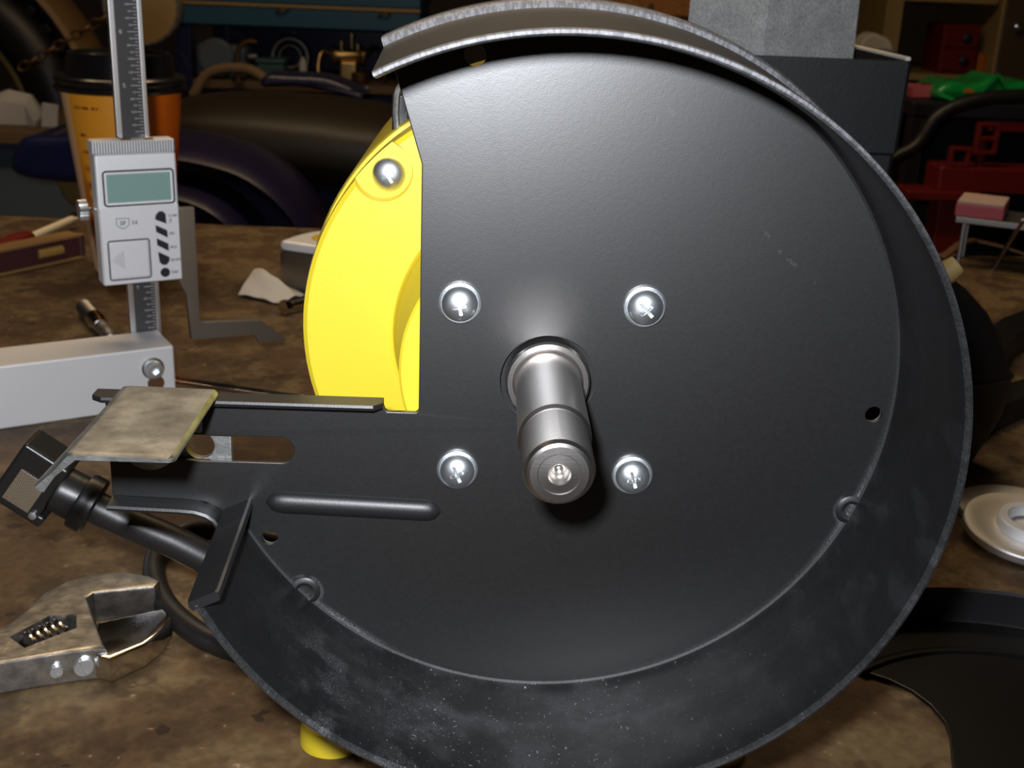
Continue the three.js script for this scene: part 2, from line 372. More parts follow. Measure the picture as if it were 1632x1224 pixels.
  // two pressed spot welds in the fold
  for (const [x, y] of [[-60, -59.6], [78.6, -32]]) obj('spot_weld', latheZ([[0, -0.3], [0.8, -0.2], [1.5, -0.5], [1.9, 0.1], [2.6, 0.55], [3.3, 0.4], [3.9, -0.1], [4, -0.6]], 32).scale(1, 1, 0.7).translate(x, AX + y, 0.15), M.black, t);

  // four zinc plated screws with washers
  const cross = (s) => { const f = (w, d) => { const g = new THREE.BoxGeometry(w, d, 3.2); const p = g.attributes.position; for (let i = 0; i < p.count; i++) if (p.getZ(i) < 0) p.setXY(i, p.getX(i) * 0.55, p.getY(i) * 0.8); return g; }; return [f(5.2 * s, 1.15 * s), f(1.15 * s, 5.2 * s)]; };
  const dome = (r, h) => { const p = [[0, h]]; for (let i = 1; i <= 10; i++) { const b = Math.PI / 2 * i / 10; p.push([r * Math.sin(b), h * Math.cos(b) * 0.86 + 0.14 * h * (1 - i / 10)]); } p.push([r, -0.4], [0, -0.4]); return latheZ(p.reverse(), 40); };
  const headGeo = prepare(cut(dome(4.35, 3), cross(1).map((g) => g.translate(0, 0, 3.1))), 'box', 0.5);
  const washGeo = prepare(latheZ([[0, 0.9], [4.3, 0.9], [4.6, 1.1], [5, 0.9], [5.15, 0.4], [5.15, 0], [0, 0]].reverse(), 48));
  [[-21.8, 19.1, 0.2], [22.2, 19.7, 0.75], [-21.4, -23.9, 0.4], [22.3, -23.9, 0.3]].forEach(([x, y, r]) => {
    const h = mesh('guard_screw', headGeo, M.zinc, t);
    h.position.set(x / 1000, (AX + y) / 1000, 0.0012); h.rotation.z = r;
    const w = mesh('washer', washGeo, M.zinc, h); w.position.z = -0.0012;
  });

  // shaft and its collar
  const sp = [[0, -30], [7.95, -30], [7.95, 37.2], [7.3, 38], [6.9, 38.3]];
  for (let z = 38.6; z < 54; z += 1.06) sp.push([6.95, z], [7.4, z + 0.4], [7.42, z + 0.56], [6.95, z + 0.96]);
  sp.push([7, 54.6], [6.5, 55.7], [5.9, 56.1], [4.4, 56.25], [4.2, 56.05], [2.3, 56.25], [2, 55.9], [1.3, 53.8], [0.9, 53.4], [0, 53.7]);
  obj('shaft', latheZ(sp, 96).translate(0, AX, 0), M.shaft, t, 'box', 0.2);
  obj('shaft_collar', latheZ([[8, -12], [8, 1], [8.6, 1.5], [9.8, 1.5], [10.3, 0.9], [10.3, -12]].reverse(), 72).translate(0, AX, 0), M.shaft, t);

  // motor: yellow end bell with a centre boss, body behind it
  let bell = latheZ([[12, -20], [12, -5.2], [36, -5.2], [36.6, -5.8], [39.6, -34.5], [40.6, -36.6], [42, -37], [63.8, -37], [65, -38], [65.3, -39.4], [65.3, -50], [12, -50], [12, -20]].reverse(), 128);
  bell = cut(bell, [put(new THREE.CylinderGeometry(8.7, 7.6, 8, 48), -43.6, AX * 0 + 43.4, -36, Math.PI / 2), put(new THREE.BoxGeometry(17, 30, 7), -57, 56.8, -36.5, 0, 0, Math.PI / 4)]);
  obj('end_bell', bell.translate(0, AX, 0), M.yellow, t, 'box', 0.4);
  const es = mesh('end_bell_screw', prepare(cut(dome(4.5, 3), cross(0.95).map((g) => g.translate(0, 0, 3.1)))), M.zinc, t);
  es.position.set(-0.0421, (AX + 42.2) / 1000, -0.0398); es.rotation.z = 0.5;
  obj('bearing_cap', latheZ([[10.4, -12], [10.4, -3.6], [16, -3.6], [16.6, -4.2], [16.6, -12]].reverse(), 64).translate(0, AX, 0), M.black, t);
  obj('vent_band', latheZ([[12, -49.8], [64.4, -49.8], [64.4, -56.2], [12, -56.2]].reverse(), 96).translate(0, AX, 0), M.black, t);
  obj('motor_body', [latheZ([[12, -56], [64, -56], [66, -56.5], [66.6, -58], [66.6, -148], [65, -151], [12, -151]].reverse(), 96).translate(0, AX, 0)], M.yellow, t);
  const eb = obj('shield_bracket', box(5, 12, 10, -40.5, 180, -64, 1), M.black, t, 'box', 0);
  obj('bracket_pin', tube([[-41.5, 176, -58.4], [-41.8, 182, -58.4], [-41, 187.5, -59], [-38.5, 188.5, -61]], 0.9, 16, 8), M.plated, eb);
  // pedestal with four feet
  obj('pedestal', loft([[3, 62, -24, -176], [16, 58, -30, -170], [44, 46, -48, -158], [74, 42, -55, -150]].map(([y, w, z0, z1]) => { const r = [], q = 10; [[w, z0, 0], [w, z1, 1], [-w, z1, 2], [-w, z0, 3]].forEach(([x, z, k]) => { for (let i = 0; i <= 6; i++) { const a = Math.PI / 2 * (1 - i / 6) - k * Math.PI / 2; r.push([x - Math.sign(x) * q + Math.cos(a) * q, y, (k === 1 || k === 2 ? z + q : z - q) + Math.sin(a) * q]); } }); return r; })), M.yellow, t, 'box', 0.8);
  for (const [x, z] of [[-57, -28], [57, -28], [-57, -172], [57, -172]]) obj('foot', latheY([[0, 7.5], [7, 7.5], [8.8, 6.6], [9.6, 4.5], [9.9, 0], [0, 0]].reverse(), 32).translate(x, 0, z), M.yellow, t);

  // tool rest: plated steel plate on the arm, a turned-down corner at its left
  const rests = [3.2, 4, 12, 24, 36, 44, 45.4].map((z, i, all) => {
    const q = i === 0 || i === all.length - 1 ? 0.55 : 0, L = 9.6 * (z - 3) / 42, w = -101.2 + q;
    const k = Math.SQRT1_2 * L;
    return [[-79.9 - q, 121.6 - q], [-79.2 - q, 120.9 - q * 0.5], [-79.1 - q, 120.2 + q * 0.5], [-79.7 - q, 119.7 + q], [w + 1.2, 119.7 + q], [w - k * 0.5, 119.5 - k * 0.55 + q], [w - k + 0.9, 119.6 - k], [w - k, 119.8 - k], [w - k - 0.9, 120.7 - k], [w - k * 0.5 - 0.7, 121.3 - k * 0.55 - q], [w - 0.4, 121.6 - q], [w + 1.2, 121.9 - q]].map(([x, y]) => [x, y, z]);
  });
  const rest = obj('tool_rest', loft(rests), M.plated, t, 'box', 0.7);
  rest.userData.label = 'bare zinc plated plate with a turned-down corner';
  const br = extrude((() => { const p = shapeOf([[-100, 96], [-77.8, 96], [-77.8, 112], [-100, 112]]); const h = new THREE.Path(); h.absarc(-85.6, AX - 20.6, 3.5, 0, Math.PI * 2, true); p.holes.push(h); return p; })(), -4.4, -2, 0.3);
  obj('rest_bracket', br, M.plated, rest);
  obj('rest_bolt', [latheZ([[0, -6], [2.5, -6], [2.5, 0], [6.9, 0], [7.1, 0.6], [6.9, 1.3], [4.4, 1.5], [4.2, 4.4], [3.6, 4.9], [0, 4.9]].reverse(), 40).translate(-97.4, AX - 19.2, 0.05)], M.plated, rest);
  obj('rest_riser', box(12, 10, 1.9, -90, 114.5, 1.2, 0.4), M.plated, rest);
}

// ------------------------------------------------------------ things on the bench, left side
{
  const t = thing('height_gauge', 'silver digital height gauge with a display, standing left of the grinder', 'height gauge', [-246.5, 0, -262.2], 0.5129);
  obj('base', box(155, 31.7, 30.2, 7.5, 15.85, -15.1, 1), M.castAlu, t, 'box', 0);
  const b = obj('base_bolt', cut(latheZ([[0, -2], [4.7, -2], [4.7, 3.2], [4.2, 3.9], [3, 4], [0, 4]], 36), new THREE.CylinderGeometry(2.4, 2.4, 5, 6).rotateX(Math.PI / 2).translate(0, 0, 4)), M.zinc, t);
  b.position.set(0.074, 0.0211, 0);
  obj('bolt_seat', latheZ([[4.7, -1], [5.6, -1], [5.6, 0.5], [5.2, 0.8], [4.7, 0.8], [4.7, -1]], 36).translate(74, 21.1, 0), M.darkSteel, t);
  obj('plug', latheZ([[0, -1], [4.2, -1], [4.2, 0.3], [3.8, 0.6], [0, 0.6]], 32).translate(75, 13, 0), M.rust, t);
  // beam with its engraved inch scale
  obj('beam', [box(16, 190, 2.6, 79, 122, -32.4, 0.4), box(2.9, 190, 1.2, 72.5, 122, -30.8, 0.4), box(2.4, 190, 1.2, 85.8, 122, -30.8, 0.4)], metal(C(0.7, 0.7, 0.72), 0.36), t, 'box', 0);
  const scale = canvasTexture(128, 2048, (g, w, h) => { // 10.6 x 172 mm, from 29 to 201
    g.fillStyle = '#4a494b'; g.fillRect(0, 0, w, h);
    const Y = (v) => h - (v - 29) / 172 * h;
    g.fillStyle = g.strokeStyle = '#e4e4e6'; g.lineWidth = 2.6; g.font = '22px sans-serif'; g.textAlign = 'right';
    for (let k = 0; k <= 112; k++) {
      const y = Y(30 + k * 25.4 / 16), L = k % 16 === 0 ? 62 : k % 8 === 0 ? 46 : k % 4 === 0 ? 38 : k % 2 === 0 ? 30 : 20;
      g.beginPath(); g.moveTo(w - 2, y); g.lineTo(w - 2 - L, y); g.stroke();
      if (k % 16 === 0) { g.font = '30px sans-serif'; g.fillText(String(k / 16), 34, y + 10); } else if (k % 4 === 0) { g.font = '17px sans-serif'; g.fillText(['', '1/4', '1/2', '3/4'][k % 16 / 4], w - 46, y + 6); }
      else if (k % 2 === 0) { g.font = '13px sans-serif'; g.fillText((k % 16) / 2 + '/8', w - 36, y + 5); }
    }
  });
  obj('scale_strip', box(10.6, 172, 1.2, 79.3, 115, -31.2, 0.2), std({ map: scale, roughness: 0.36, metalness: 0.3 }), t, [74, 29, 10.6, 172], 0);
  // sliding head
  const head = obj('slider_head', [box(39.5, 65.4, 12, 77.2, 92.7, -27, 1.2), box(40, 6.4, 11, 77, 128.6, -27.2, 0.8)], M.silverPlastic, t, 'box', 0);
  for (let i = 0; i < 30; i++) obj('grip_rib', box(0.75, 6.2, 0.8, 58 + i * 1.32, 128.6, -21.5, 0.3), M.greyStrip, head, 'box', 0);
  obj('cap_strip', [box(5, 2, 8, 73.5, 132, -26.5, 0.5), box(5, 2, 8, 84.5, 132, -26.5, 0.5)], M.chrome, head, 'box', 0);
  const label = canvasTexture(1024, 1024, (g, w) => { // 40 x 40 mm, lower left corner (57.4, 60)
    const k = w / 40, X = (u) => (u - 57.4) * k, Y = (v) => w - (v - 60) * k;
    g.fillStyle = '#f2f3f7'; g.fillRect(0, 0, w, w);
    g.fillStyle = g.strokeStyle = '#233746'; g.lineWidth = 7;
    g.beginPath(); g.moveTo(X(65.6), Y(94)); g.lineTo(X(71.7), Y(93.9)); g.lineTo(X(71.7), Y(91)); g.quadraticCurveTo(X(71.4), Y(89.8), X(68.7), Y(88.8)); g.quadraticCurveTo(X(66), Y(89.8), X(65.6), Y(91)); g.closePath(); g.stroke();
    g.font = 'bold 72px serif'; g.textAlign = 'center'; g.fillText('IP', X(68.7), Y(90.6));
    g.font = 'bold 66px serif'; g.fillText('54', X(74.4), Y(90.7));
    g.fillStyle = '#33343c'; g.textAlign = 'left'; g.font = 'bold 48px monospace';
    g.save(); g.translate(X(91.2), 0); g.scale(0.78, 1);
    g.fillText('in/mm', 0, Y(93.3)); g.fillText('iF', 0, Y(90.2)); g.fillText('ABS', 0, Y(84.1)); g.fillText('HOLD', 0, Y(77)); g.fillText('ON/OFF', 0, Y(70.3)); g.fillText('ZERO', 0, Y(63.9));
    g.restore();
    g.beginPath(); g.arc(X(92.2), Y(92), 9, 0, 7); g.fill();
    g.lineWidth = 4; g.strokeStyle = '#7c7d85';
    for (let i = 0; i < 7; i++) { const u = 62.6 + i * 0.86, q = 0.7 + i * 0.66; g.beginPath(); g.moveTo(X(u), Y(73.2 - q)); g.lineTo(X(u), Y(73.2 + q)); g.stroke(); }
  });
  const mLabel = std({ map: label, roughness: 0.48, metalness: 0.35 });
  obj('face_plate', box(38.6, 38.6, 1, 77.3, 79.9, -20.7, 0.4), mLabel, head, [57.4, 60, 40, 40], 0);
  const rr = (x, y, w, h, r) => { const p = new THREE.Shape(); p.moveTo(x + r, y); p.lineTo(x + w - r, y); p.absarc(x + w - r, y + r, r, -Math.PI / 2, 0); p.absarc(x + w - r, y + h - r, r, 0, Math.PI / 2); p.absarc(x + r, y + h - r, r, Math.PI / 2, Math.PI); p.absarc(x + r, y + r, r, Math.PI, Math.PI * 1.5); return p; };
  const ring = (x, y, w, h, r, d) => { const p = rr(x, y, w, h, r); p.holes.push(rr(x + d, y + d, w - 2 * d, h - 2 * d, Math.max(0.2, r - d))); return p; };
  obj('display_groove', extrude(ring(60.4, 99.8, 35, 17.9, 2, 0.8), -21.4, -20.6, 0.1), M.slate, head);
  obj('display_frame', extrude(ring(61.2, 100.6, 33.4, 16.3, 1.4, 1.2), -21.4, -20.3, 0.3), M.silverPlastic, head);
  obj('display', box(31.2, 14, 0.8, 77.9, 108.8, -20.9, 0.2), M.lcd, head, 'box', 0);
  const shapes = [
    [[84.5, 92.4], [84.9, 94.6], [86.4, 96.3], [88.4, 96.4], [89.8, 95], [90, 89.9]],
    [[84.5, 89.6], [90.2, 86.5], [90.3, 82.7], [84.7, 86]], [[84.7, 82.8], [90.4, 79.6], [90.4, 75.8], [84.8, 79.2]],
    [[85, 75.8], [90.6, 72.6], [90.4, 70.6], [89, 68.8], [87, 68.8], [85.5, 70.2]],
  ];
  for (const p of shapes) obj('button', extrude(p.slice().reverse(), -21, -19.5, 0.25), M.slate, head);
  obj('button', latheZ([[0, -21], [2.4, -21], [2.4, -19.8], [2.1, -19.5], [0, -19.5]], 32).translate(88, 64.8, 0), M.slate, head);
  const bc = obj('battery_cover', extrude(rr(61.3, 63.6, 19, 18.6, 1), -21, -19.7, 0.5, 3), mLabel, head, [57.4, 60, 40, 40]);
  obj('cover_groove', extrude(ring(60.4, 62.6, 20.9, 20.6, 1.6, 0.7), -21, -20, 0.1), M.slate, bc);
  obj('scriber', extrude([[95, 96.1], [106.6, 95.6], [106.6, 37], [107, 35], [108.8, 33.9], [139.3, 31.8], [154.6, 18], [138.6, 18.2], [136, 23.2], [101.6, 24.9], [100.2, 50], [95, 62]].reverse(), -31.4, -27, 0.3), metal(C(0.36, 0.33, 0.3), 0.4, { bumpMap: rep(fine, 4), bumpScale: 0.00001 }), t);
  const knob = []; for (let i = 0; i < 40; i++) { const a = i / 40 * Math.PI * 2, r = i % 2 ? 5 : 4.6; knob.push([Math.cos(a) * r, Math.sin(a) * r]); }
  const ls = obj('lock_screw', put(extrude(knob, -2.2, 2.2, 0.4), 51.4, 98, -27, 0, Math.PI / 2), M.zinc, t);
  obj('stem', latheX([[0, 53], [1, 53], [1, 58], [0, 58]], 20).translate(0, 98, -27), M.chrome, ls);
}
{
  const t = thing('coffee_cup', 'orange paper coffee cup with a black plastic lid behind the height gauge', 'cup', [-273.8, 0, -582.7]);
  const tex = texture(1024, 512, (u, v) => {          // u = 0.5 faces the camera side, v up the cup
    let c = mix([0.5, 0.13, 0.02], [0.96, 0.64, 0.17], step(0.0, 0.7, v + 0.25 * (fbm(u, v, 8, 3) - 0.5)));
    c = mix(c, mix([0.55, 0.16, 0.02], [0.86, 0.42, 0.06], v), step(0.545, 0.6, u));
    c = mix(c, [0.95, 0.78, 0.6], step(0.345, 0.325, u));
    for (let k = 0; k < 8; k++) { const d = Math.hypot((u - 0.372 - 0.003 * Math.sin(k * 2)) * 214, (v - 0.8 + k * 0.088) * 131); if (d < 3.4) c = mix(c, [0.95, 0.66, 0.18], 0.8 * step(3.4, 2.6, d)); }
    for (let k = 0; k < 9; k++) if (Math.abs(v - 0.76 + k * 0.088) < 0.008 && u > 0.364 && u < 0.385 + (k % 3 === 2 ? 0.04 : 0) && vnoise(u * 300, k, 256) > 0.3) c = mix(c, [0.3, 0.1, 0.02], 0.7);
    if (Math.abs(v - 0.9) < 0.008 && u > 0.355 && u < 0.44 && vnoise(u * 260, 3, 256) > 0.35) c = mix(c, [0.35, 0.12, 0.02], 0.6);
    return c;
  });
  const body = latheY([[0, 2], [25, 2], [26.6, 0], [27.2, 0.6], [40.9, 130], [40.2, 131], [39.4, 130], [0, 129]], 96);
  obj('paper_body', body.rotateY(Math.PI + 0.29), std({ map: tex, roughness: 0.5 }), t, 'keep');
  { const g = t.children[0].geometry, p = g.attributes.position, uv = g.attributes.uv; for (let i = 0; i < p.count; i++) uv.setXY(i, uv.getX(i), sat(p.getY(i) / 0.131)); }
  const lid = obj('lid', latheY([[39, 126], [44.2, 127.5], [44.9, 129.2], [44.4, 131], [43.2, 131.8], [43.6, 133.2], [44.4, 134.4], [44.2, 136.2], [42.6, 137.4], [39.6, 137], [37.4, 137.8], [34.8, 151.4], [34, 152.6], [32.6, 152.4], [31.2, 149.6], [0, 148.4]], 96), M.lid, t);
  obj('sip_spout', extrude(smooth([[-9, -32.5], [0, -34.5], [9, -32.5], [7, -27], [-7, -27]].map(([x, z]) => [x, -z]), 40), 148.5, 153.6, 1.2).rotateX(-Math.PI / 2), M.lid, lid);
}
{ // torpedo level lying on its side of the bench
  const t = thing('spirit_level', 'dark red torpedo spirit level with a vial window at left', 'level', [-316.2, 0, -606], 1.005);
  // local x runs from its right end (0) to the left, towards the viewer
  obj('body', [box(230, 15, 11, -115, 9.5, -7, 1.2)], M.maroon, t, 'box', 0);
  obj('rail', box(232, 2.2, 16, -116, 1.1, -8, 0.5), M.tan, t, 'box', 0);
  obj('rail', box(232, 2.2, 16, -116, 17.6, -8, 0.5), M.tan, t, 'box', 0);
  obj('end_cap', box(5, 18.6, 16.4, -1.5, 9.5, -8, 2), M.maroon, t, 'box', 0);
  const w = obj('vial_window', extrude((() => { const p = shapeOf([[-44, 4], [-16, 4], [-16, 15.5], [-44, 15.5]]); p.holes.push(new THREE.Path([V2(-41, 6), V2(-19, 6), V2(-19, 13.6), V2(-41, 13.6)])); return p; })(), -2, 0.4, 0.4), M.maroon, t);
  obj('vial', latheX([[0, -40.5], [3.4, -40.5], [3.7, -39.8], [3.7, -20.2], [3.4, -19.5], [0, -19.5]], 28).translate(0, 9.8, -1.6), std({ color: C(0.42, 0.26, 0.07), roughness: 0.25 }), w);
}
{
  const t = thing('screwdriver', 'screwdriver with a dark red handle and cream shank behind the spirit level', 'screwdriver', [-362, 0, -670], 1.445);
  obj('shank', put(latheX([[0, 0], [3, 0], [3, 66], [2.6, 70], [0, 70]], 24), -36, 8, 0, 0, 0, 0), M.cream, t);
  obj('tip', box(7, 1.4, 5.4, 36, 8, 0, 0.3), M.cream, t, 'box', 0);
  obj('handle', latheX([[0, -125], [9, -124], [8, -118], [7.4, -80], [8, -60], [6.4, -44], [5, -38], [0, -36]], 10).translate(0, 8.1, 0), M.red, t);
}
{
  const t = thing('scribing_pen', 'small grey knurled metal pen tool lying behind the gauge base', 'pen tool', [-252, 0, -428], -1.05);
  const bands = [[0, -38], [3, -37.4], [5, -34]]; for (let x = -33; x < -8; x += 1.3) bands.push([5.2, x], [4.8, x + 0.6]);
  obj('grip', latheX([...bands, [5.2, -7], [0, -7]], 24).translate(0, 5.2, 0), M.darkSteel, t);
  obj('collar', latheX([[0, -7], [5.4, -7], [5.5, 4], [4.6, 9], [4.4, 12], [0, 12]], 32).translate(0, 5.2, 0), M.chrome, t);
  obj('barrel', latheX([[0, 12], [4, 12], [4, 30], [2.5, 38], [0, 39]], 28).translate(0, 5.2, 0), M.plated, t);
}
{
  const t = thing('tape_measure', 'chrome tape measure with a yellow sticker, half hidden behind the grinder', 'tape measure', [-158.5, 0, -529], -0.39);
  const plan = [[0, 4], [1.2, 1.2], [4, 0], [62, 0], [64, 2], [64, -40], [50, -56], [24, -58], [6, -46], [0, -28]].map(([x, z]) => [x, z]);
  const out = [[0, -4], [1.2, -1.2], [4, 0], [60, 0], [63, -1], [64, -4], [64, -40], [52, -55], [26, -58], [8, -46], [1, -30]];
  const sm = smooth(out, 80);
  obj('case_body', extrudeY(sm, 0.2, 29, 1), metal(C(0.3, 0.27, 0.24), 0.45), t);
  obj('case_top', extrudeY(sm.map(([x, z]) => [x * 0.99 + 0.3, z * 0.99 - 0.3]), 29.2, 36, 3), M.silverPlastic, t);
  obj('sticker', latheY([[0, 36.3], [16.5, 36.3], [17, 36.1], [17, 35.6], [0, 35.6]].reverse(), 40).translate(30, 0, -27), std({ color: C(0.75, 0.5, 0.02), roughness: 0.5 }), t);
  obj('sticker_print', [box(14, 0.5, 3, 28, 36.4, -22, 0.1), box(18, 0.5, 4, 30, 36.4, -32, 0.1)], M.slate, t, 'box', 0);
}
{ // creased paper scrap
  const N = 14, rings = [];
  for (let i = 0; i <= N; i++) {
    const u = i / N, top = [], low = [];
    for (let k = 0; k <= N; k++) {
      const v = k / N, x = -183 + 33 * u + 12 * v, z = -512 - 42 * v * (1 - u * 0.55) + 20 * u, ridge = 1 - Math.abs(v - 0.55) * 1.8, y = 1 + 15 * Math.max(0, ridge) * Math.sin(Math.PI * Math.min(1, 0.3 + u * 0.62)) * (1 - 0.35 * u) + 1.6 * vnoise(u * 5, v * 5, 8);
      top.push([x, y + 0.5, z]); low.push([x, y, z]);
    }
    rings.push([...top, ...low.reverse()]);
  }
  tag(obj('paper_scrap', loft(rings), M.paper, scene, 'box', 0.4), 'creased white paper scrap beside the chrome tape measure', 'paper');
}
{
  const t = thing('loose_bolt', 'small shiny bolt on the bench beside the paper scrap', 'bolt', [-141, 0, -478], 0.9);
  obj('bolt_head', new THREE.CylinderGeometry(5, 5, 4.5, 6).rotateZ(Math.PI / 2).translate(-6, 5, 0), M.chrome, t);
  obj('bolt_shank', latheX([[0, -4], [3, -4], [3, 12], [2.4, 13], [0, 13]], 24).translate(0, 5, 0), M.chrome, t);
}
{
  const t = thing('steel_rule', 'narrow bright steel rule lying on the bench behind the grinder arm', 'ruler', [-137, 0, -324.5], -0.303);
  obj('blade', box(112, 1.6, 6, 0, 0.9, 0, 0.3), M.chrome, t, 'box', 0);
  obj('end_rivet', latheY([[0, 2.6], [1.6, 2.4], [2.1, 1.6], [0, 1.6]].reverse(), 20).translate(28, 0, 0), M.zinc, t);
}
{ // flexible lamp fixed to the back of the grinder
  const t = thing('gooseneck_lamp', 'black gooseneck work lamp with a square grilled head, reaching left of the grinder', 'lamp', [-151, 0, -62]);
  const a = -0.62, turn = (g) => g.rotateZ(a).translate(0, 67.5, 0);
  const head = obj('lamp_head', [turn(box(15.5, 22, 13, 0, 0, 0, 1.2))], M.blackPlastic, t, 'box', 0);
  const mesh_ = canvasTexture(256, 384, (g, w, h) => { g.fillStyle = '#15120f'; g.fillRect(0, 0, w, h); g.strokeStyle = '#7d6f5c'; g.lineWidth = 6; for (let i = -h; i < w + h; i += 24) { g.beginPath(); g.moveTo(i, 0); g.lineTo(i + h, h); g.stroke(); g.beginPath(); g.moveTo(i, 0); g.lineTo(i - h, h); g.stroke(); } });
  const gp = obj('grille', box(8.8, 11.6, 0.8, 0, 0, 0, 0.2), std({ map: mesh_, roughness: 0.45 }), head, [-4.4, -5.8, 8.8, 11.6], 0);
  gp.position.set(-0.0012, 0.0655, 0.0066); gp.rotation.z = a;
  const sc = obj('head_screw', latheZ([[0, 0], [1.3, 0], [1.2, 0.8], [0, 1.1]], 20), M.zinc, head);
  sc.position.set(0.0005, 0.0575, 0.0066);
  obj('head_lug', turn(box(4, 4, 10, 7.8, -10, 0, 1)), M.blackPlastic, head, 'box', 0);
  const dir = V3(38, -22, -1).normalize();
  const col = latheX([[0, -8], [7.2, -8], [7.4, -7], [7.4, -1.6], [8.8, -1.2], [9.1, 0], [9.1, 3.4], [8.6, 4], [0, 4]], 40);
  obj('collar', put(col, 13, 61, 1, 0, 0, 0).translate(-13, -61, -1).rotateZ(-0.53).translate(14, 60, 1), M.blackPlastic, t);
  obj('flexible_neck', tube([[13, 60.5, 1], [26, 53, 0], [40, 46, -1], [54, 38, -2], [70, 31, -5], [90, 27, -8]], 5.1, 60, 20), M.rubber, t);
}
{
  const t = thing('power_cord', 'thick black rubber cord looped on the bench left of the grinder', 'cord', [0, 0, 0]);
  obj('cord', tube([[-70, 14, -121], [-88, 13, -128], [-112, 10, -142], [-127, 7, -148], [-136, 5, -142], [-135, 4.2, -121], [-127, 4.2, -101], [-115, 4.2, -84], [-101, 4.2, -72], [-86, 4.2, -67], [-76, 4.2, -80], [-74, 4.2, -130], [-78, 4.2, -190], [-60, 4.2, -250], [10, 4.2, -290], [60, 4.2, -420]], 4.1, 160, 20), M.rubber, t);
  obj('strain_relief', latheX([[0, -6], [6, -6], [6, 4], [4.4, 8], [0, 8]], 24).rotateY(Math.PI).translate(-70, 14, -120), M.rubber, t);
}
{
  const t = thing('adjustable_wrench', 'chrome adjustable wrench with open jaws at lower left', 'wrench', [-150, 0, -65]);
  const O = (pts) => pts.map(([x, z]) => [x + 150, z + 65]);
  const worm = O([[-164, -60], [-156, -73.6], [-147.6, -75], [-144.8, -66.5], [-156.8, -53.8]]);
  let bodyG = extrudeY(O([[-131.5, -54.8], [-137, -54], [-144, -51.8], [-161, -45.5], [-230, -18], [-340, 22], [-352, 18], [-352, 4], [-344, -2], [-236, -40], [-172, -62], [-167, -68.5], [-165, -76], [-163, -88], [-158, -97.5], [-151, -103], [-141, -105], [-131, -102.6], [-126.6, -99], [-127.4, -95], [-146.5, -89.6], [-147.8, -86], [-139.6, -69.5], [-133.6, -58]]), 0.5, 12, 1.1);
  bodyG = cut(bodyG, extrudeY(worm, 2.5, 20, 0));
  obj('body', bodyG, metal(C(0.5, 0.49, 0.47), 0.36, { map: rep(blotch, 3), bumpMap: rep(smudge, 3), bumpScale: 0.00025 }), t, 'box', 0.5);
  obj('movable_jaw', [extrudeY(O([[-140.6, -73], [-121.5, -83.4], [-117.8, -79], [-118.2, -70.5], [-121.6, -61.2], [-130, -51.6], [-136, -54.5]]), 1, 10.4, 1.4)], M.chrome, t);
  const wp = [[0, -7.5], [3.2, -7.5]]; for (let x = -7; x < 6; x += 2.6) wp.push([4.4, x], [6.2, x + 0.7], [6.2, x + 1.5], [4.4, x + 2.2]); wp.push([3.2, 7.5], [0, 7.5]);
  obj('worm_screw', put(latheX(wp, 36), -154 + 150, 7.6, -64 + 65, 0, 0.9), M.chrome, t);
  for (const [x, z, r] of [[-146.2, -50.2, 2.2], [-138.6, -52.9, 3.1]]) {
    const s = obj('slotted_screw', cut(latheZ([[0, -2], [r, -2], [r, 0.6], [r - 0.3, 0.9], [0, 0.9]], 28), new THREE.BoxGeometry(1, 8, 1.8).rotateZ(0.3).translate(0, 0, 0.7)), M.zinc, t);
    s.position.set((x + 150) / 1000, 0.0062, (z + 65) / 1000); s.rotation.y = 0.35;
  }
}

// ------------------------------------------------------------ things on the bench, right side
{
  const prof = [[0, 0], [5.2, 0], [25.4, 0.2], [25.8, 0.9], [25.8, 3.4], [25.3, 4], [22, 4.1], [20.4, 3.6], [13.5, 3.2], [12.6, 3.4], [11.4, 6.6], [10.6, 7], [6.6, 7], [6, 6.4], [6, 2], [0, 2]];
  const t = thing('wheel_flange', 'round aluminium grinding wheel flange lying flat on the bench, lower of two', 'flange', [220.5, 0, -198]);
  obj('disc', latheY(prof.slice(0, 9).concat([[12.6, 3.2], [0, 3.2]]), 72), M.alu, t);
  const t2 = thing('wheel_flange', 'round aluminium grinding wheel flange tilted on top of the other, hub upwards', 'flange', [213, 4.6, -172]);
  const disc = obj('disc', latheY(prof.slice(0, 10).concat([[12.6, 3.2], [0, 3.2]]), 72), M.alu, t2);
  obj('hub', latheY([[7, 3], [13, 3], [12.7, 7.2], [12, 7.8], [9, 7.8], [8.4, 7.2], [8.2, 4], [7, 4]], 48), M.castAlu, disc);
  disc.rotation.x = 0.14;
}
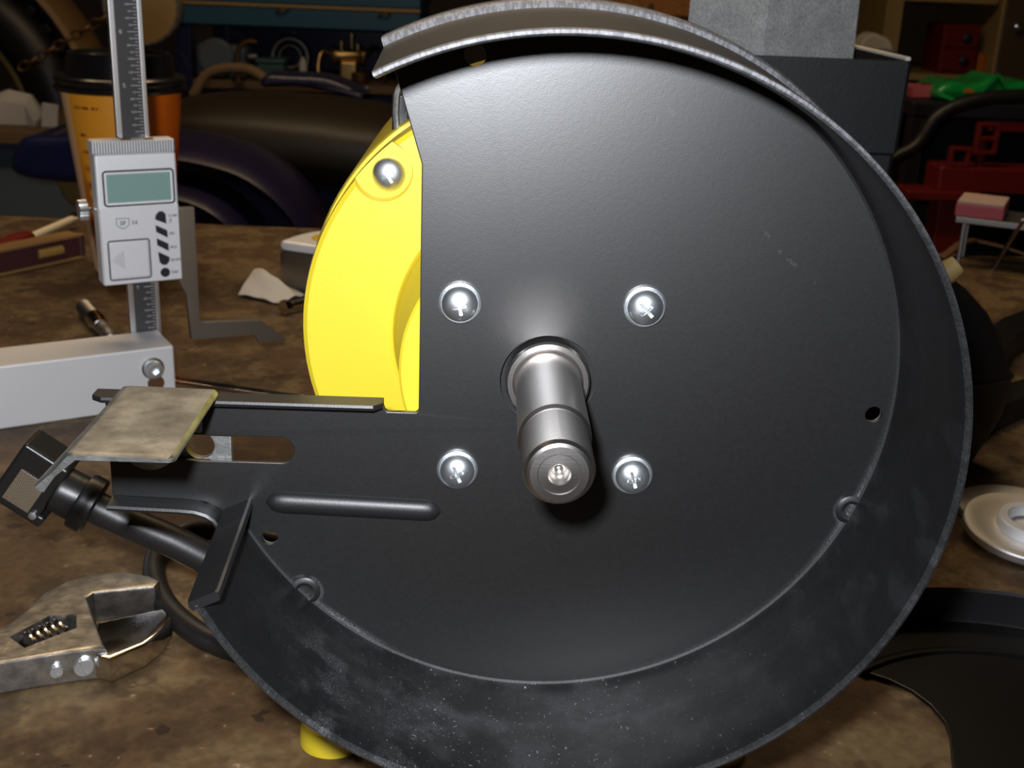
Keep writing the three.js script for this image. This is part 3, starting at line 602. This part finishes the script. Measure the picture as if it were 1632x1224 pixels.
{ // the cover that closes the wheel guard, lying open side up
  const t = thing('guard_cover', 'black pressed steel guard cover lying open side up at lower right', 'guard cover', [155, 0, -18]);
  const blk = M.blackGloss;
  const P = [], a0 = 2.47, a1 = -2.0;      // angle in (x, -z)
  for (let i = 0; i <= 90; i++) { const a = a0 + (a1 - a0) * i / 90; P.push([Math.cos(a) * 86, -Math.sin(a) * 86]); }
  const edge = smooth([[-34, 78], [-33.5, 40], [-31, 2], [-22.5, -20.5], [-27, -40.5], [-40, -51], [-66, -54.5]], 10) && [[-33.5, 40], [-31, 8], [-27, -6], [-23.5, -17], [-22.6, -24], [-24, -33], [-27.5, -40.5], [-33, -46.5], [-40, -51], [-52, -53.5]];
  obj('cover_plate', extrudeY([...P, ...edge].map((p) => p), 0.4, 1.9, 0.4), blk, t);
  const rings = [];
  for (let i = 0; i <= 120; i++) { const a = a0 + (a1 - a0) * i / 120, r = [[84.6, 1], [85.6, 3], [85.6, 14], [86.4, 15], [87.2, 14], [87.2, 1.4], [86, 0.3]]; rings.push(r.map(([q, y]) => [Math.cos(a) * q, y, -Math.sin(a) * q])); }
  obj('cover_rim', loft(rings), M.black, t);
  const step_ = []; for (let i = 0; i <= 90; i++) { const a = 2.25 - 4 * i / 90; step_.push([[63, 1.8], [64.2, 2.8], [66, 3], [67.4, 2.4], [68, 1.8]].map(([q, y]) => [Math.cos(a) * q, y, -Math.sin(a) * q])); }
  obj('pressed_ridge', loft(step_), blk, t);
}
{
  const t = thing('tool_pouch', 'rounded black tool pouch with two stiff black handles behind the guard rim', 'tool pouch', [175, 0, -258]);
  const H_ = [[0.3, 46], [4, 50], [27, 59], [45, 60], [47, 59.4], [48, 58.6], [60, 53.5], [76, 43], [87, 31], [95, 19], [100, 6]];
  obj('pouch_body', loft(H_.map(([y, w]) => { const r = []; for (let i = 0; i < 40; i++) { const a = i / 40 * Math.PI * 2; r.push([Math.cos(a) * w, y, -Math.sin(a) * w * 0.4 - (100 - y) * 0.02]); } return r; })), M.rubber, t, 'box', 0.5);
  obj('seam', loft([45.6, 46.4, 47.2].map((y, k) => { const r = []; for (let i = 0; i < 40; i++) { const a = i / 40 * Math.PI * 2, w = [60, 60.8, 60][k]; r.push([Math.cos(a) * w, y, -Math.sin(a) * w * 0.41 - 1]); } return r; })), M.blackPlastic, t);
  obj('handle', loft([[0, -10], [40, -60], [90, -130], [180, -215]].map(([x, z]) => [[-9, 0], [-9, 16], [-4, 20], [8, 14], [10, 0]].map(([o, y]) => [52 + x + o * 0.8, y + 0.4, -60 + z + o * 0.6]))), M.rubber, t);
  obj('handle', loft([[0, 0], [40, -36], [90, -70], [180, -130]].map(([x, z]) => [[-9, 0], [-9, 13], [-4, 16], [8, 12], [10, 0]].map(([o, y]) => [54 + x + o * 0.5, y + 0.4, -34 + z + o * 0.8]))), M.rubber, t);
  obj('toggle', put(latheX([[0, -7], [4.6, -6], [5.6, 0], [4.6, 6], [0, 7]], 24), 16, 97, 12, 0, 0, 0.7), M.beige, t);
}
{
  const t = thing('black_bin', 'tall black plastic bin behind the guard, holding the grey block', 'bin', [118, 0, -333]);
  const W = [[53, 0.5, 40], [55, 0.5, 42], [56.6, 142, 44], [57.6, 143.5, 45.5], [58.2, 184, 46.5], [57.8, 185.4, 46]], I = [[55.8, 185.4, 44], [55.2, 150, 43], [52, 4, 39]];
  const sq = ([w, y, d]) => [[-w + 2, y, d], [w - 2, y, d], [w, y, d - 2], [w, y, -d + 2], [w - 2, y, -d], [-w + 2, y, -d], [-w, y, -d + 2], [-w, y, d - 2]];
  obj('bin_wall', loft([...W, ...I].map(sq)), phy({ color: C(0.011, 0.0125, 0.015), roughness: 0.5, ior: 1.5, bumpMap: rep(grain, 2), bumpScale: 0.00008 }), t, 'box', 0.4);
  obj('rim_liner', [box(113, 2, 3, 0, 186.2, -44.8, 0.8), box(2.6, 2, 88, 56.8, 186.2, 0, 0.8)], M.paper, t, 'box', 0);
}
{
  const gt = texture(512, 512, (u, v) => { const k = 0.66 + 0.3 * (fbm(u, v, 128, 2, 0.8) - 0.5) + 0.12 * (fbm(u, v, 8, 4) - 0.5); return [k * 0.99, k * 1.0, k * 0.99]; });
  tag(obj('grey_block', put(loft([[0, 1.06], [1, 1.08], [299, 1], [300, 0.97]].map(([y, k]) => [[-9, 30], [38, 8], [8, -30], [-40, 6]].map(([x, z]) => [x * k, y, z * k]))), 118, 4.2, -325), std({ map: rep(gt, 2), roughness: 0.75, bumpMap: rep(fine, 2.5), bumpScale: 0.0006 }), scene, 'box', 0.4), 'tall grey granular block standing in the black bin', 'block');
}
{
  const t = thing('steel_stand', 'small grey steel tray on rod legs at the back edge of the bench', 'stand', [404, 0, -690], -0.475);
  obj('tray', box(70, 2.6, 56, 4, 39, -4, 1), M.darkSteel, t, 'box', 0);
  obj('tray_lip', box(70, 5, 2, 4, 38, 24, 0.8), M.darkSteel, t, 'box', 0);
  for (const [x, z] of [[-24, 18], [34, 18], [-24, -12], [34, -12]]) obj('leg', box(3.4, 38, 3.4, x, 19.2, z, 1), M.darkSteel, t, 'box', 0);
  obj('clamp_rod', capped([[4, 3, 36], [12, 24, 32], [20, 44, 28]], 1.6, 20, 10), M.chrome, t);
}
{
  const t = thing('sanding_block', 'pink and white sanding block lying on the small steel tray', 'sanding block', [392.5, 40.5, -698], -0.475);
  obj('block', box(37, 10, 47, 0, 5, 0, 1), M.pink, t, 'box', 0);
  obj('white_face', box(36, 2.6, 46, 0, 11.2, 0, 0.8), std({ color: C(0.5, 0.36, 0.31), roughness: 0.8 }), t, 'box', 0);
}
{
  const t = thing('bent_strip', 'bent brown metal strip at the back right corner of the bench', 'strip', [388, 0, -722]);
  obj('strip', loft([[-24, 1, 20], [0, 9, -4], [14, 11, -10], [34, 8, -6], [64, 1, 12]].map(([x, y, z]) => [[x, y, z], [x, y + 2, z], [x + 2, y + 2, z + 9], [x + 2, y, z + 9]])), M.rust, t);
}
{ // a few small fittings in the far corner
  const t = thing('pipe_fitting', 'small brass pipe fitting under the steel tray at far right', 'fitting', [452, 0, -706]);
  obj('nut', new THREE.CylinderGeometry(6, 6, 6, 6).translate(0, 3.2, 0), M.brass, t);
  obj('nipple', latheY([[0, 6], [4, 6], [4, 12], [3.2, 13], [0, 13]], 24), M.brass, t);
}

// ------------------------------------------------------------ the garage behind the bench
const prism = (pts, z0, z1, b = 6) => extrude(pts, z0, z1, b, 3);
const area = (p) => p.reduce((s, a, i) => { const b = p[(i + 1) % p.length]; return s + a[0] * b[1] - b[0] * a[1]; }, 0);
const ccw = (p) => (area(p) < 0 ? p.slice().reverse() : p);
const soft = (pts, z0, z1, b = 14) => prism(ccw(smooth(pts, 60)), z0, z1, b);
{ // low blue-grey cabinet at the far left, dark worktop on it
  const t = thing('low_cabinet', 'low blue-grey painted cabinet with a dark worktop, far left', 'cabinet', [-1060, -920, -2150]);
  obj('carcass', box(560, 782, 300, 0, 401, 0, 4), M.blueGrey, t, 'box', 0);
  for (const x of [-186, 0, 186]) { const d = obj('door', box(180, 700, 16, x, 430, 156, 5), M.blueGrey, t, 'box', 0); obj('handle', box(8, 60, 14, x + 74, 640, 170, 3), M.darkSteel, d, 'box', 0); }
  obj('worktop', box(600, 26, 380, 10, 806, 20, 4), M.timber, t, 'box', 0);
}
{
  const t = thing('plastic_tray', 'crumpled white plastic tray on the worktop at far left', 'tray', [-905, -100, -2030]);
  obj('tray_wall', loft([[-70, 0, 40], [-60, 38, 30], [-20, 52, 20], [20, 44, 22], [40, 3, 36]].map(([x, y, z]) => [[x, 0, -z], [x, y + 8, -z], [x + 4, y + 10, 0], [x, y * 0.7 + 6, z], [x, 0, z]])), M.white, t);
  obj('folded_flap', box(30, 46, 6, 62, 26, 20, 2).rotateZ(-0.12), M.white, t, 'box', 0);
}
{ // trail motorcycle: only its front shows over the worktop
  const t = thing('trail_motorcycle', 'old trail motorcycle with knobbly tyre and tan mudguard at upper left', 'motorcycle', [-1267, -536, -2480]);
  const cx = -10, cy = 380, tyre = obj('tyre', new THREE.TorusGeometry(292, 62, 20, 90).translate(cx, cy, 0), M.rubber, t);
  for (let i = 0; i < 46; i++) for (const s of [-1, 1]) {
    const a = (i + (s > 0 ? 0.5 : 0)) / 46 * Math.PI * 2;
    obj('tread_knob', box(30, 24, 34, 0, 0, 0, 4).rotateZ(a).translate(cx + Math.cos(a) * 348, cy + Math.sin(a) * 348, s * 24), M.rubber, tyre, 'box', 0);
  }
  obj('rim', new THREE.TorusGeometry(226, 12, 10, 80).translate(cx, cy, 0), M.beige, t);
  const hub = obj('hub', latheZ([[0, -50], [46, -50], [50, -40], [50, 40], [46, 50], [0, 50]], 40).translate(cx, cy, 0), M.darkSteel, t);
  for (let i = 0; i < 24; i++) { const a = i / 24 * Math.PI * 2; obj('spoke', tube([[cx + Math.cos(a) * 46, cy + Math.sin(a) * 46, i % 2 ? 24 : -24], [cx + Math.cos(a + 0.1) * 222, cy + Math.sin(a + 0.1) * 222, 0]], 2.4, 4, 6), M.darkSteel, hub); }
  const guard = []; for (let i = 0; i <= 40; i++) { const a = (128 - 132 * i / 40) * Math.PI / 180, w = 80; guard.push([[392, -w], [404, -w + 4], [418, -40], [424, 0], [418, 40], [404, w - 4], [392, w], [412, 40], [416, 0], [412, -40]].map(([r, z]) => [cx + Math.cos(a) * r, cy + Math.sin(a) * r, z])); }
  obj('mudguard', loft(guard), M.tan, t);
  obj('fork_leg', tube([[cx, cy, 96], [cx + 120, cy + 260, 96], [cx + 200, cy + 440, 96]], 20, 12, 16), M.darkSteel, t);
  obj('fork_leg', tube([[cx, cy, -96], [cx + 120, cy + 260, -96], [cx + 200, cy + 440, -96]], 20, 12, 16), M.darkSteel, t);
  const hl = obj('headlamp_shell', latheZ([[0, -60], [36, -56], [64, -34], [75, 0], [76, 20], [71, 26], [0, 30]], 48).translate(569, 652, 300), M.beige, t);
  obj('lamp_rim', new THREE.TorusGeometry(72, 4, 10, 60).translate(569, 652, 326), M.plated, hl);
  obj('lamp_bracket', tube([[569, 652, 260], [420, 760, 180], [190, 820, 96]], 12, 16, 12), M.darkSteel, t);
}
{
  const t = thing('platform', 'dark wooden platform that carries the motorcycle', 'platform', [-1280, -920, -2490]);
  obj('deck', box(900, 30, 320, 0, 383, 0, 3), M.timber, t, 'box', 0);
  for (const [x, z] of [[-400, -120], [400, -120], [-400, 120], [400, 120]]) obj('leg', box(70, 366, 70, x, 184, z, 3), M.timber, t, 'box', 0);
}
{
  const t = thing('hanging_chain', 'rusty chain hanging beside the knobbly tyre at upper left', 'chain', [-776, 66, -1900]);
  for (let i = 0; i < 11; i++) obj('chain_link', put(new THREE.TorusGeometry(11, 3, 8, 20).scale(1, 0.62, 1), -62 + i * 16, -48 + i * 9.5, 0, i % 2 ? Math.PI / 2 : 0, 0, 0.54), M.rust, t);
  obj('chain_hook', tube([[108, 54, 0], [150, 90, -40], [170, 160, -120], [180, 220, -300]], 4, 20, 8), M.rust, t);
}
{ // quad bike: seat and dark plastics
  const t = thing('quad_bike', 'dark quad bike with a brown seat and purple mudguards behind the bench', 'quad bike', [-400, -920, -1700]);
  const P = (pts) => pts.map(([x, y]) => [x + 400, y + 920]);
  const prof = [[-552, -30, -56], [-540, -14, -74], [-500, 0, -90], [-440, 9, -106], [-370, 12, -120], [-282, 9, -132], [-201, 2, -142], [-150, -8, -128], [-126, -26, -104], [-116, -48, -80]];
  obj('seat', loft(prof.map(([x, y1, y0]) => { const r = [], cy = (y1 + y0) / 2, h = (y1 - y0) / 2, w = 60 + h; for (let i = 0; i < 32; i++) { const a = i / 32 * Math.PI * 2, q = Math.sign(Math.sin(a)) * Math.abs(Math.sin(a)) ** 0.8; r.push([x + 400, cy + 920 + q * h, Math.cos(a) * w]); } return r; })), M.brownSeat, t, 'box', 0.9);
  obj('rear_mudguard', soft(P([[-410, 8], [-404, 24], [-352, 27], [-292, 24], [-232, -2], [-292, 2], [-350, 8]]), -210, -120, 8), M.purple, t, 'box', 0.9);
  const band = (pts, w, h, z) => loft(pts.map(([x, y], i) => { const a = pts[Math.max(0, i - 1)], b = pts[Math.min(pts.length - 1, i + 1)], l = Math.hypot(b[0] - a[0], b[1] - a[1]), nx = -(b[1] - a[1]) / l, ny = (b[0] - a[0]) / l; return [[0, -w], [h * 0.7, -w * 0.8], [h, 0], [h * 0.7, w * 0.8], [0, w], [-6, w * 0.9], [-6, -w * 0.9]].map(([o, d]) => [x + nx * o + 400, y + ny * o + 920, z + d]); }));
  const curve = (pts) => new THREE.CatmullRomCurve3(pts.map(([x, y]) => V3(x, y, 0))).getPoints(30).map((p) => [p.x, p.y]);
  obj('front_mudguard', band(curve([[-520, -46], [-470, -52], [-412, -60], [-360, -76], [-315, -108], [-285, -150], [-268, -230]]), 90, 26, 210), M.purple, t, 'box', 0.9);
  obj('side_panel', band(curve([[-540, -96], [-470, -104], [-410, -122], [-370, -160], [-345, -240]]), 70, 20, 240), M.purple, t, 'box', 0.9);
  obj('tail_fairing', soft(P([[-706, -88], [-698, -56], [-684, -42], [-640, -38], [-560, -40], [-556, -100], [-620, -104], [-686, -99]]), 90, 240, 12), M.navy, t, 'box', 0.9);
  obj('tail_bracket', soft(P([[-664, -98], [-628, -98], [-630, -150], [-648, -146]]), 100, 180, 6), M.tan, t);
  obj('engine', [box(420, 260, 240, 20, 560, 40, 20), box(700, 120, 160, 0, 420, 0, 20)], M.rubber, t, 'box', 0);
  for (const [x, z] of [[-170, 210], [340, 210], [-170, -210], [340, -210]]) obj('wheel', [new THREE.TorusGeometry(130, 58, 16, 48).translate(x, 188.5, z), latheZ([[0, -40], [84, -40], [84, 40], [0, 40]], 32).translate(x, 188.5, z)], M.rubber, t);
  obj('grab_rail', tube([[0, 930, -160], [-40, 950, -170], [-110, 940, -180], [-140, 900, -180]], 9, 24, 10), M.timber, t);
  obj('handlebar_grip', [...capped([[236, 896, 40], [300, 910, 60]], 17, 10, 16)], M.brownSeat, t);
}
{ // blue workbench with drawers, loaded with engine parts
  const t = thing('blue_workbench', 'blue steel workbench with a painted pale edge highlight and two apron handles at the back', 'workbench', [-471, -920, -2832]);
  obj('top', box(574, 36, 460, 0, 1051, 0, 4), M.blue, t, 'box', 0);
  obj('edge_highlight', box(574, 8, 6, 0, 1029, 233, 2), M.beige, t, 'box', 0);  // beige strip painting in the warm highlight along the top edge
  const d = obj('apron', box(570, 42, 14, 0, 1003, 224, 3), M.blue, t, 'box', 0);
  for (const x of [-30, 205]) obj('handle', tube([[x - 14, 1016, 232], [x - 9, 1018, 244], [x + 9, 1022, 244], [x + 14, 1024, 232]], 3.4, 16, 8), M.brass, d);
  obj('back_panel', box(560, 960, 16, 0, 500, -200, 3), M.navy, t, 'box', 0);
  obj('shelf', box(556, 20, 420, 0, 846, 0, 3), M.timber, t, 'box', 0);
  for (const [x, z] of [[-265, 200], [265, 200], [-265, -190], [265, -190]]) obj('leg', box(36, 1030, 36, x, 515, z, 3), M.navy, t, 'box', 0);
  obj('end_plate', box(14, 300, 360, 278, 890, 0, 3), M.blue, t, 'box', 0);
}
{
  const zz = -2690, sy = -64;
  const t = thing('gearbox', 'grey cast gearbox housing on the shelf of the blue workbench, leftmost', 'gearbox', [-656, sy, zz]);
  obj('housing', [box(120, 80, 90, 0, 40.5, 0, 14), latheZ([[0, 40], [44, 40], [44, 56], [36, 62], [0, 62]], 30).translate(-10, 50, 0)], M.blueGrey, t, 'box', 0.4);
  obj('output_shaft', latheX([[0, 50], [12, 50], [12, 78], [0, 78]], 20).translate(0, 50, 0), M.darkSteel, t);
  const t2 = thing('parts_box', 'small teal box of parts on the shelf of the blue workbench', 'box', [-536, sy, zz + 40]);
  obj('box_body', box(66, 40, 60, 0, 20.5, 0, 5), std({ color: C(0.03, 0.09, 0.1), roughness: 0.5 }), t2, 'box', 0);
  obj('box_lid', box(70, 12, 64, 0, 47, 0, 5), std({ color: C(0.05, 0.12, 0.13), roughness: 0.5 }), t2, 'box', 0);
  const t3 = thing('spray_can', 'thin white spray can standing on the shelf of the blue workbench', 'can', [-462, sy, zz + 50]);
  obj('can_body', latheY([[0, 0.5], [9, 0.5], [9.5, 2], [9.5, 44], [6, 50], [0, 50]], 28), M.white, t3);
  obj('nozzle', latheY([[0, 50], [4, 50], [4, 57], [3, 58], [0, 58]], 16), M.white, t3);
  const t4 = thing('bearing_ring', 'dark bearing ring standing on edge among the engine parts', 'bearing', [-505, sy, zz - 30]);
  obj('outer_race', new THREE.TorusGeometry(42, 9, 14, 48).translate(0, 52, 0), M.darkSteel, t4);
  obj('inner_race', new THREE.TorusGeometry(26, 5, 12, 40).translate(0, 52, 0), M.darkSteel, t4);
  obj('stand', box(50, 6, 30, 0, 3.2, 0, 2), M.darkSteel, t4, 'box', 0);
  const t5 = thing('carburettor', 'brown brass carburettor with hoses on the blue workbench shelf', 'carburettor', [-360, sy, zz]);
  obj('body', [box(44, 50, 40, 0, 26, 0, 8), latheX([[0, -40], [20, -40], [22, -34], [16, -20], [16, 20], [22, 34], [20, 40], [0, 40]], 28).translate(0, 62, 0)], M.brass, t5, 'box', 0.5);
  obj('float_bowl', latheY([[0, 0.5], [18, 0.5], [22, 8], [22, 26], [0, 26]], 28).translate(30, 0, 20), M.rust, t5);
  obj('hose', tube([[-36, 62, 0], [-60, 70, 10], [-70, 40, 20], [-66, 5, 30]], 5, 24, 10), M.brass, t5);
  obj('hose', tube([[36, 62, 0], [62, 84, 0], [84, 60, 10], [88, 5, 20]], 6, 24, 10), M.rubber, t5);
  for (const [x, h, z] of [[-16, 96, 10], [6, 112, -10], [22, 90, 6]]) obj('jet', latheY([[0, 70], [5, 70], [5, h - 8], [8, h - 8], [8, h], [0, h]], 12).translate(x, 0, z), M.brass, t5);
  const t6 = thing('pipe_elbow', 'upright brown pipe elbow beside the bearing ring', 'pipe', [-606, sy, zz + 95]);
  obj('pipe', tube([[0, 4, 0], [0, 50, 0], [4, 76, 0], [20, 90, 0], [44, 92, 0]], 6.5, 30, 14), M.rust, t6);
  obj('flange_foot', latheY([[0, 0.5], [15, 0.5], [15, 5], [7, 6], [0, 6]], 24), M.rust, t6);
}
{
  const t = thing('wooden_drawers', 'orange-brown wooden chest of drawers with dark gaps, behind the guard top', 'drawers', [350, -920, -2784]);
  const wood = std({ map: texture(512, 256, (u, v) => { const k = 0.75 + 0.4 * (fbm(u * 0.5, v * 4, 16, 4) - 0.5); return [1.0 * k, 0.64 * k, 0.27 * k]; }), roughness: 0.5 });
  obj('carcass', box(360, 1100, 300, 0, 550, -20, 4), M.timber, t, 'box', 0);
  for (let i = 0; i < 21; i++) { const d = obj('drawer', box(340, 42, 20, 0, 40 + i * 51, 134, 3), wood, t, 'box', 0); obj('knob', latheZ([[0, 0], [5, 0], [7, 8], [6, 12], [0, 13]], 16).translate(0, 40 + i * 51, 143), M.timber, d); }
}
{ // beige cabinet, open, at the right
  const t = thing('open_cabinet', 'open beige cabinet with a door on its right side, upper right', 'cabinet', [1020, -920, -2800]);
  obj('side_panel', box(40, 1900, 420, -112, 950, 0, 4), M.beige, t, 'box', 0);
  obj('side_panel', box(18, 1900, 420, 144, 950, 0, 4), M.beige, t, 'box', 0);
  obj('back_panel', box(250, 1900, 14, 8, 950, -204, 3), M.timber, t, 'box', 0);
  obj('shelf', box(222, 16, 400, 14, 926, 4, 3), M.beige, t, 'box', 0);
  obj('shelf', box(222, 16, 400, 14, 1102, 4, 3), M.beige, t, 'box', 0);
  obj('plinth', box(250, 100, 400, 8, 50, 0, 3), M.beige, t, 'box', 0);
  const d = obj('door', box(300, 1780, 20, 292, 1010, 205, 4), std({ color: C(0.09, 0.06, 0.03), roughness: 0.5 }), t, 'box', 0);
  obj('knob', latheZ([[0, 0], [5, 0], [5, 14], [9, 18], [9, 26], [0, 30]], 20).translate(168, 1050, 214), M.chrome, d);
}
{
  const t = thing('red_drawer_unit', 'small dark red drawer unit with black pulls inside the open cabinet', 'drawer unit', [1086, 14.5, -2690]);
  obj('case', box(88, 112, 120, 0, 56.5, 0, 4), M.darkRed, t, 'box', 0);
  for (const y of [30, 82]) { const d = obj('drawer', box(80, 44, 8, 0, y, 62, 3), M.darkRed, t, 'box', 0); obj('pull', latheZ([[0, 0], [12, 0], [12, 4], [8, 7], [0, 8]], 20).translate(12, y, 66), M.slate, d); }
  const t2 = thing('orange_carton', 'small orange carton beside the red drawer unit', 'carton', [1145, 14.5, -2660]);
  obj('carton_body', box(18, 46, 50, 0, 23.3, 0, 2), M.orange, t2, 'box', 0);
  obj('carton_flap', box(17, 3, 46, 0, 48, 0, 1), M.orange, t2, 'box', 0);
}
{
  const t = thing('side_cupboard', 'narrow dark cupboard beside the open cabinet, a rag on its top', 'cupboard', [700, -920, -2250]);
  obj('carcass', box(130, 990, 260, 0, 495, 0, 4), M.slate, t, 'box', 0);
  obj('top_board', box(138, 14, 270, 0, 998, 0, 3), M.slate, t, 'box', 0);
  tag(obj('rag', put(soft([[-34, 0], [-30, 20], [-12, 34], [8, 30], [26, 20], [34, 2]], -30, 30, 7), 734, 86, -2160), M.paper, scene, 'box', 0.8), 'crumpled pale rag on top of the narrow dark cupboard', 'rag');
}
{ // dark shelving with a green bag on it
  const t = thing('black_rack', 'low black shelving rack under the green bag at the right', 'rack', [830, -920, -1760]);
  obj('shelf', box(360, 24, 240, 0, 948, 0, 4), M.slate, t, 'box', 0);
  obj('shelf', box(360, 24, 240, 0, 500, 0, 4), M.slate, t, 'box', 0);
  for (const [x, z] of [[-165, 105], [165, 105], [-165, -105], [165, -105]]) obj('post', box(26, 936, 26, x, 468, z, 3), M.slate, t, 'box', 0);
  obj('back_sheet', box(360, 900, 6, 0, 480, -118, 2), M.rubber, t, 'box', 0);
  const t2 = thing('green_bag', 'shiny green plastic bag lying on the black rack', 'bag', [780, 41, -1720]);
  obj('bag_body', [soft([[-82, 2], [-84, 16], [-62, 30], [-30, 27], [-6, 34], [8, 42], [26, 32], [60, 34], [80, 28], [80, 6], [40, 2], [-20, 2]], -60, 50, 12)], M.green, t2, 'box', 0.9);
  obj('bag_fold', loft([[-84, 8, 50], [-50, -4, 60], [-20, 10, 62], [8, 40, 54], [24, 20, 58], [38, 4, 60]].map(([x, y, z]) => [[x, y, z - 8], [x, y + 5, z - 6], [x, y + 6, z + 2], [x, y, z + 3]])), M.green, t2, 'box', 0.9);
  obj('bag_print', [box(16, 6, 1.5, -34, 16, 52, 0.5)], M.orange, t2, 'box', 0);
  const t3 = thing('red_tin', 'small crushed red tin at the left end of the black rack', 'tin', [684, 41, -1716]);
  obj('tin_body', loft([[0, 16], [16, 18], [20, 14]].map(([y, w]) => [[-w, y, 14], [w, y + 1, 16], [w * 0.9, y, -14], [-w, y, -12]])), M.pink, t3, 'box', 0.4);
  obj('tin_lid', box(18, 3, 20, 10, 21, 0, 1), M.red, t3, 'box', 0);
}
{
  const t = thing('red_stand', 'red steel stand with square lugs and a long beam at the right', 'stand', [700, -920, -1500]);
  obj('beam', box(330, 38, 60, 110, 866, 0, 4), M.red, t, 'box', 0);
  obj('lower_bar', box(110, 14, 60, -46, 842.5, 10, 3), M.red, t, 'box', 0);
  const lug = (x, y, w, h, n) => { const p = shapeOf([[x, y], [x + w, y], [x + w, y + h], [x, y + h]]); for (let k = 0; k < n; k++) { const a = y + 6 + k * (h - 6) / n, b = a + (h - 6) / n - 6; p.holes.push(new THREE.Path([V2(x + 7, a), V2(x + w - 7, a), V2(x + w - 7, b), V2(x + 7, b)])); } return extrude(p, 18, 30, 2); };
  obj('lug', lug(-44, 884, 32, 30, 1), M.red, t);
  obj('lug', lug(-9, 904, 34, 46, 2), M.red, t);
  obj('lug_arm', box(10, 60, 12, 8, 898, 14, 2), M.red, t, 'box', 0);
  for (const x of [-20, 250]) obj('upright', box(44, 850, 44, x, 425, -10, 3), M.red, t, 'box', 0);
  for (const x of [-20, 250]) obj('foot_bar', box(50, 40, 200, x, 20.5, 30, 3), M.red, t, 'box', 0);
  obj('rear_bar', box(220, 16, 20, 150, 936, -60, 3), M.darkRed, t, 'box', 0);
  obj('rear_post', box(20, 936, 20, 240, 470, -60, 3), M.darkRed, t, 'box', 0);
}
{
  const t = thing('rubber_hose', 'thick dark rubber hose bending down beside the red stand', 'hose', [620, -920, -1560]);
  obj('hose', tube([[180, 985, 20], [90, 975, 20], [36, 950, 20], [10, 905, 20], [-22, 885, 20], [-60, 860, 20], [-90, 700, 10], [-100, 300, 0], [-100, 12, 0]], 11, 80, 14), M.rubber, t);
  obj('coupling', latheY([[0, 0], [16, 0], [16, 30], [12, 34], [0, 34]], 20).translate(-100, 0.5, 0), M.brass, t);
}

renderer.render(scene, camera);
